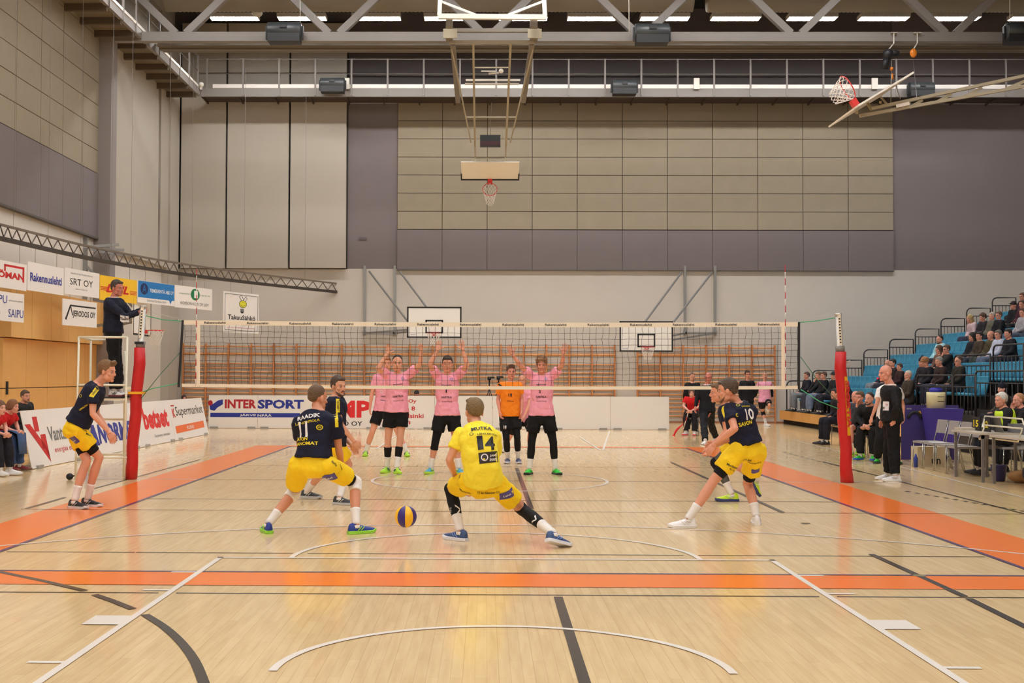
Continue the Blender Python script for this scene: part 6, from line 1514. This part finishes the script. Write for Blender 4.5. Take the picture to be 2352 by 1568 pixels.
floor_sit(1968,1050,math.radians(238),'young man on the team bench resting his chin on his hand',face=(-.8,-.6,-.05),hair=('short',(110,84,60)),top=((60,60,66),'long'),bottom=((28,28,30),'shorts',.75),shoes=((150,220,60),(180,230,60),(40,60,60),(40,60,60)),hi=False,skin=(222,156,134),lean=.35,arms='chin')
floor_sit(1990,1058,math.radians(236),'dark-bearded man in black hoodie on the team bench, hands on his knees',face=(-.75,-.65,-.05),hair=('crop',(50,38,34)),beard=(46,36,34),top=((30,30,32),'long'),bottom=((28,28,30),'trousers'),shoes=((60,200,60),(50,90,190),(230,120,60),(40,60,60)),hi=False,skin=(220,160,136),lean=.38,arms='knees')
# empty chairs
pc_=fl(2096,1072)
for i in range(4): chair(pc_.x+.25,pc_.y-.15-.56*i,math.radians(183),['empty grey chair, nearest to the second referee','empty grey chair with white papers, second of the row','third empty grey chair of the row, above the cardboard box','empty grey chair at the right end of the row'][i],'empty grey chairs of the team bench')
p=V3(pc_.x+.2,pc_.y-.7,0); MB().box((p.x-.12,p.y-.12,.478),(p.x+.12,p.y+.12,.486)).build('papers',mat('paper_white',(230,228,230),.6),label='white papers lying on an empty bench chair',cat='paper')
# cardboard box, bottle, banner, cart, cooler
p=fl(2108,1072); q_=fl(2182,1074)
o=thing('cardboard_box',((p.x+q_.x)/2,p.y+.2,0),'pale cardboard box with black handwriting under the empty chairs','box')
MB().box((p.x,p.y,0),(q_.x,p.y+.35,.36)).build('carton',mat('cardboard_pale',(206,190,160),.8),o)
MB().text('un',(p.x+.25,p.y-.004,.05),(1,0,0),(0,0,1),.16,.10,bold=.02,nd=(0,-1,0)).build('print',M_ink,o,fix=False)
p=fl(2099,1072); MB().tube([V3(p.x,p.y-.1,0),V3(p.x,p.y-.1,.17),V3(p.x,p.y-.1,.20),V3(p.x,p.y-.1,.24)],[.036,.036,.02,.014],12).build('drink_bottle',mat('bottle_blue',(40,60,150),.4),label='blue sports bottle standing on the floor by the empty chairs',cat='bottle')
Yp=4.4
M_pb=mat('banner_purple',(64,52,120),.6,bump=.15)
a=at(2070,968,Yp+.9); b=at(2142,930,Yp+.9)
o=thing('purple_banner',(a.x,Yp+.9,0),'purple banner with a yellow and black emblem behind the empty chairs','banner')
MB().box((a.x,Yp+.88,.005),(b.x+.5,Yp+.92,b.z)).build('cloth',M_pb,o)
MB().tube([at(2101+14*math.cos(t),960-14*math.sin(t),Yp+.87) for t in [PI*k/10 for k in range(11)]],.03,6).build('emblem',M_ink,o,fix=False)
for t0 in (2106,2120): MB().poly([at(t0,946,Yp+.86),at(t0+8,943,Yp+.86),at(t0+11,950,Yp+.86),at(t0+1,951,Yp+.86)],(0,.01,0)).build('emblem',M_yel,o,fix=False)
MB().text('VANTAA',at(2082,940,Yp+.87),(1,0,0),(0,0,1),.10,.03,nd=(0,-1,0)).build('lettering',MATS['print_white'],o,fix=False)
a=at(2132,1000,Yp+.3); b=at(2205,935,Yp+.3)
o=thing('laundry_cart',((a.x+b.x)/2,Yp+.3,0),'purple mesh ball cart on wheels holding the cream cooler','cart')
MB().rings([[V3(x,y,z) for x,y in ((a.x+d,Yp+.1+d),(b.x-d,Yp+.1+d),(b.x-d,Yp+.7-d),(a.x+d,Yp+.7-d))] for z,d in ((.35,.08),(.8,.03),(1.02,.0))],smooth=False).build('basket',mat('basket_purple',(66,50,150),.6,bump=.2,bscale=30),o)
for x in (a.x+.1,b.x-.1):
    for y in (Yp+.2,Yp+.6): MB().tube([V3(x,y,.06),V3(x,y,.36)],.014,6).sphere((x,y,.05),.05,10,6).build('leg',M_chr,o)
p=at(2152,950,Yp+.3); r_=.15
o=thing('drink_cooler',(p.x,Yp+.35,1.0),'cream drink cooler with a blue lid standing on the purple cart','cooler')
zc=1.13
MB().rings([[V3(p.x+r_*sx,Yp+.35+r_*sy,z) for sx,sy in ((-1,-.6),(-.6,-1),(.6,-1),(1,-.6),(1,.6),(.6,1),(-.6,1),(-1,.6))] for z in (zc-.10,zc+.13,zc+.20)]).build('jug',mat('cooler_cream',(226,218,170),.5),o)
MB().tube([V3(p.x,Yp+.35,zc+.2),V3(p.x,Yp+.35,zc+.27)],.12,14).tube([V3(p.x-.09,Yp+.35,zc+.27),V3(p.x+.09,Yp+.35,zc+.27)],.02,6).build('lid',mat('lid_blue',(50,50,170),.5),o)
for dz in (.02,.11): MB().box((p.x-.02,Yp+.195,zc+dz),(p.x+.10,Yp+.202,zc+dz+.012)).build('print',M_ink,o)
# scorers' tables
M_tb=mat('table_top_grey',(190,180,166),.5); M_tl=mat('table_leg_grey',(112,106,104),.5)
Yt=1.7
def table(x0,x1,y0,y1,z,label):
    o=thing('scorer_table',((x0+x1)/2,(y0+y1)/2,0),label,'table','scorers\' tables'); MB().box((x0,y0,z-.03),(x1,y1,z)).build('tabletop',M_tb,o)
    MB().box((x0+.03,y0+.03,z-.09),(x1-.03,y0+.06,z-.03)).build('apron',M_tl,o)
    for x in (x0+.03,x1-.07):
        for y in (y0+.03,y1-.07): MB().box((x,y,0),(x+.04,y+.04,z-.03)).build('leg',M_tl,o)
    return o
pa=fl(2186,1094); pb=fl(2230,1104); pc=fl(2300,1118)
table(pa.x,pa.x+.6,pa.y-1.2,pa.y,.76,'grey scorer table, farther one, with box and flip numbers on it')
table(pa.x+.08,pa.x+.75,pa.y-3.3,pa.y-1.32,.74,'grey scorer table, nearer one at the right edge, with laptop and white frame')
ty=pa.y; tx=pa.x
# things on the tables
p=atx(2212,1000,tx+.2); MB().box((tx+.1,p.y-.25,.762),(tx+.4,p.y+.1,.80)).build('flat_box',mat('flat_box_beige',(196,184,166),.7),label='flat beige box lying on the farther scorer table',cat='box')
for i,(px,py,t) in enumerate(((2242,982,'15'),(2264,983,'22'))):
    X=tx+.30; p=atx(px,py,X); o=thing('flip_number',(X,p.y,.76),['yellow number 15 on a black flip board at the scorer table','yellow number 22 on a black flip board, nearer the laptop'][i],'number board')
    MB().box((X,p.y-.16,.75),(X+.02,p.y+.16,.98)).build('board',M_ink,o)
    MB().text(t,(X-.004,p.y+.10,.82),(0,-1,0),(0,0,1),.20,.11,bold=.03,nd=(-1,0,0)).build('digits',mat('digit_yellow',(244,220,40),.5),o,fix=False)
o=thing('white_tube_frame',(tx+.2,ty-2,.74),'white tubular plastic frame standing on the nearer scorer table','frame')
def tp(px,py,X): return atx(px,py,X)
MB().tube([tp(2262,976,tx+.15),tp(2348,984,tx+.15),tp(2338,1014,tx+.15),tp(2253,1004,tx+.15),tp(2262,976,tx+.15)],.013,8).build('frame_tube',M_cream,o,fix=False)
MB().tube([tp(2257,980,tx+.15),tp(2262,955,tx+.35),tp(2348,962,tx+.35),tp(2352,975,tx+.3)],.013,8).tube([tp(2253,1004,tx+.15),tp(2250,1008,tx+.12)],.02,8).build('frame_tube',M_cream,o,fix=False)
X=tx+.42; p=tp(2295,990,X); o=thing('laptop',(X,p.y,.74),'grey laptop with raised lid in front of the scorer','laptop'); MB().box((X,p.y-.17,.745),(X+.24,p.y+.17,.765)).build('keyboard_base',M_tl,o); MB().frame((X,p.y,.76),V3(0,1,0),V3(1,0,0),V3(-.25,0,1).normalized(),(-.17,-.006,0),(.17,.006,.24)).build('screen_lid',mat('laptop_lid',(104,98,92),.4),o)
p=tp(2322,1000,X+.1); MB().box((X+.1,p.y-.1,.745),(X+.3,p.y+.12,.90)).build('score_unit',mat('unit_grey',(120,120,124),.5),label='grey control unit right of the laptop on the scorer table',cat='device')
p=tp(2247,972,tx+.35); MB().tube([V3(tx+.4,p.y,.765),V3(tx+.4,p.y,.86)],[.03,.036],12).build('drinking_cup',mat('cup_clear',(170,176,180),.3),label='clear plastic cup on the table behind the flip numbers',cat='cup')
# scorer with hi-vis vest and neighbours
J,f=sit(tx+1.05,tp(2310,960,tx+1.0).y,.47,0,PI-.1,lean=.15,arms='lap',s=1.0)
q=person('white-haired scorer in a yellow high-visibility vest at the table',J,face=(-1,-.25,-.05),hair=('short',(214,210,202)),skin=(224,158,132),top=((34,34,38),'long'),bottom=((34,34,40),'trousers'),shoes=((40,40,40),)*4,hi=False)
chair(tx+1.08,J['hL'].y*.5+J['hR'].y*.5,PI,'grey chair under the white-haired scorer')
G=J; mb=MB(); mb.rings(torso_rings(dict(J),[(.02,.178,.126),(.3,.165,.124),(.6,.165,.122),(.85,.168,.116),(.93,.13,.10)],.034)); v,fc=remeshed(mb,.014,2); m2=MB(); m2.v=v; m2.f=fc; m2.sm=[True]*len(fc); link('vest',m2.mesh('vest',q['base']),q['body'],mat('vest_yellow',(206,240,50),.6))
J,f=sit(tx+1.65,tp(2352,960,tx+1.6).y,.50,0,PI,lean=.2,arms='chin',s=.95)
person('boy in black sweater resting his chin at the right edge behind the scorer',J,face=(-1,-.2,-.05),hair=('crop',(190,140,100)),skin=(222,156,136),top=((36,34,38),'long'),bottom=((34,34,40),'trousers'),shoes=((40,40,40),)*4,hi=False,s=.95)
chair(tx+1.68,J['hL'].y*.5+J['hR'].y*.5,PI,'grey chair under the boy at the right edge')
X=RXS[0]+.7
p=tp(2307,893,X)
J,f=sit(X,p.y,.46+.2,.2,PI-.1,lean=.05,arms='lap',s=.92); dz=p.z-J['hd'].z
for k in J: J[k]=J[k]+V3(0,0,dz)
person('woman with long fair hair and a black bobble beanie behind the scorer',J,face=(-1,-.35,-.05),hair=('beanie',(30,32,44)),skin=(226,166,146),top=((70,60,54),'long'),bottom=((34,34,40),'trousers'),shoes=((40,40,40),)*4,hi=False,s=.92,fem=True)
# bucket, cable reel, bag under the table
p=fl(2250,1104); MB().rings([[V3(p.x+.3+r_*math.cos(a),p.y+r_*math.sin(a),z) for a in [2*PI*k/14 for k in range(14)]] for z,r_ in ((.005,.09),(.24,.12),(.25,.13))]).build('waste_bucket',mat('bucket_blue',(54,50,110),.5),label='blue bucket on the floor under the nearer table',cat='bucket')
p=fl(2325,1118); c=V3(p.x+.35,p.y,.20); o=thing('cable_reel',c,'black cable reel with a red ring under the nearer table','reel')
MB().tube([c+V3(0,-.06,0),c+V3(0,.06,0)],.18,20).build('drum',M_ink,o); MB().tube([c+V3(.12*math.cos(t),-.07,.12*math.sin(t)) for t in [2*PI*k/20 for k in range(20)]],.02,8,closed=True).build('red_ring',M_rim,o)
p=fl(2280,1108); MB().sphere((p.x+.45,p.y,.10),(.22,.16,.10),12,8).build('paper_bag',mat('bag_brown',(150,110,70),.9,bump=.5),label='crumpled brown bag on the floor beside the cable reel',cat='bag')
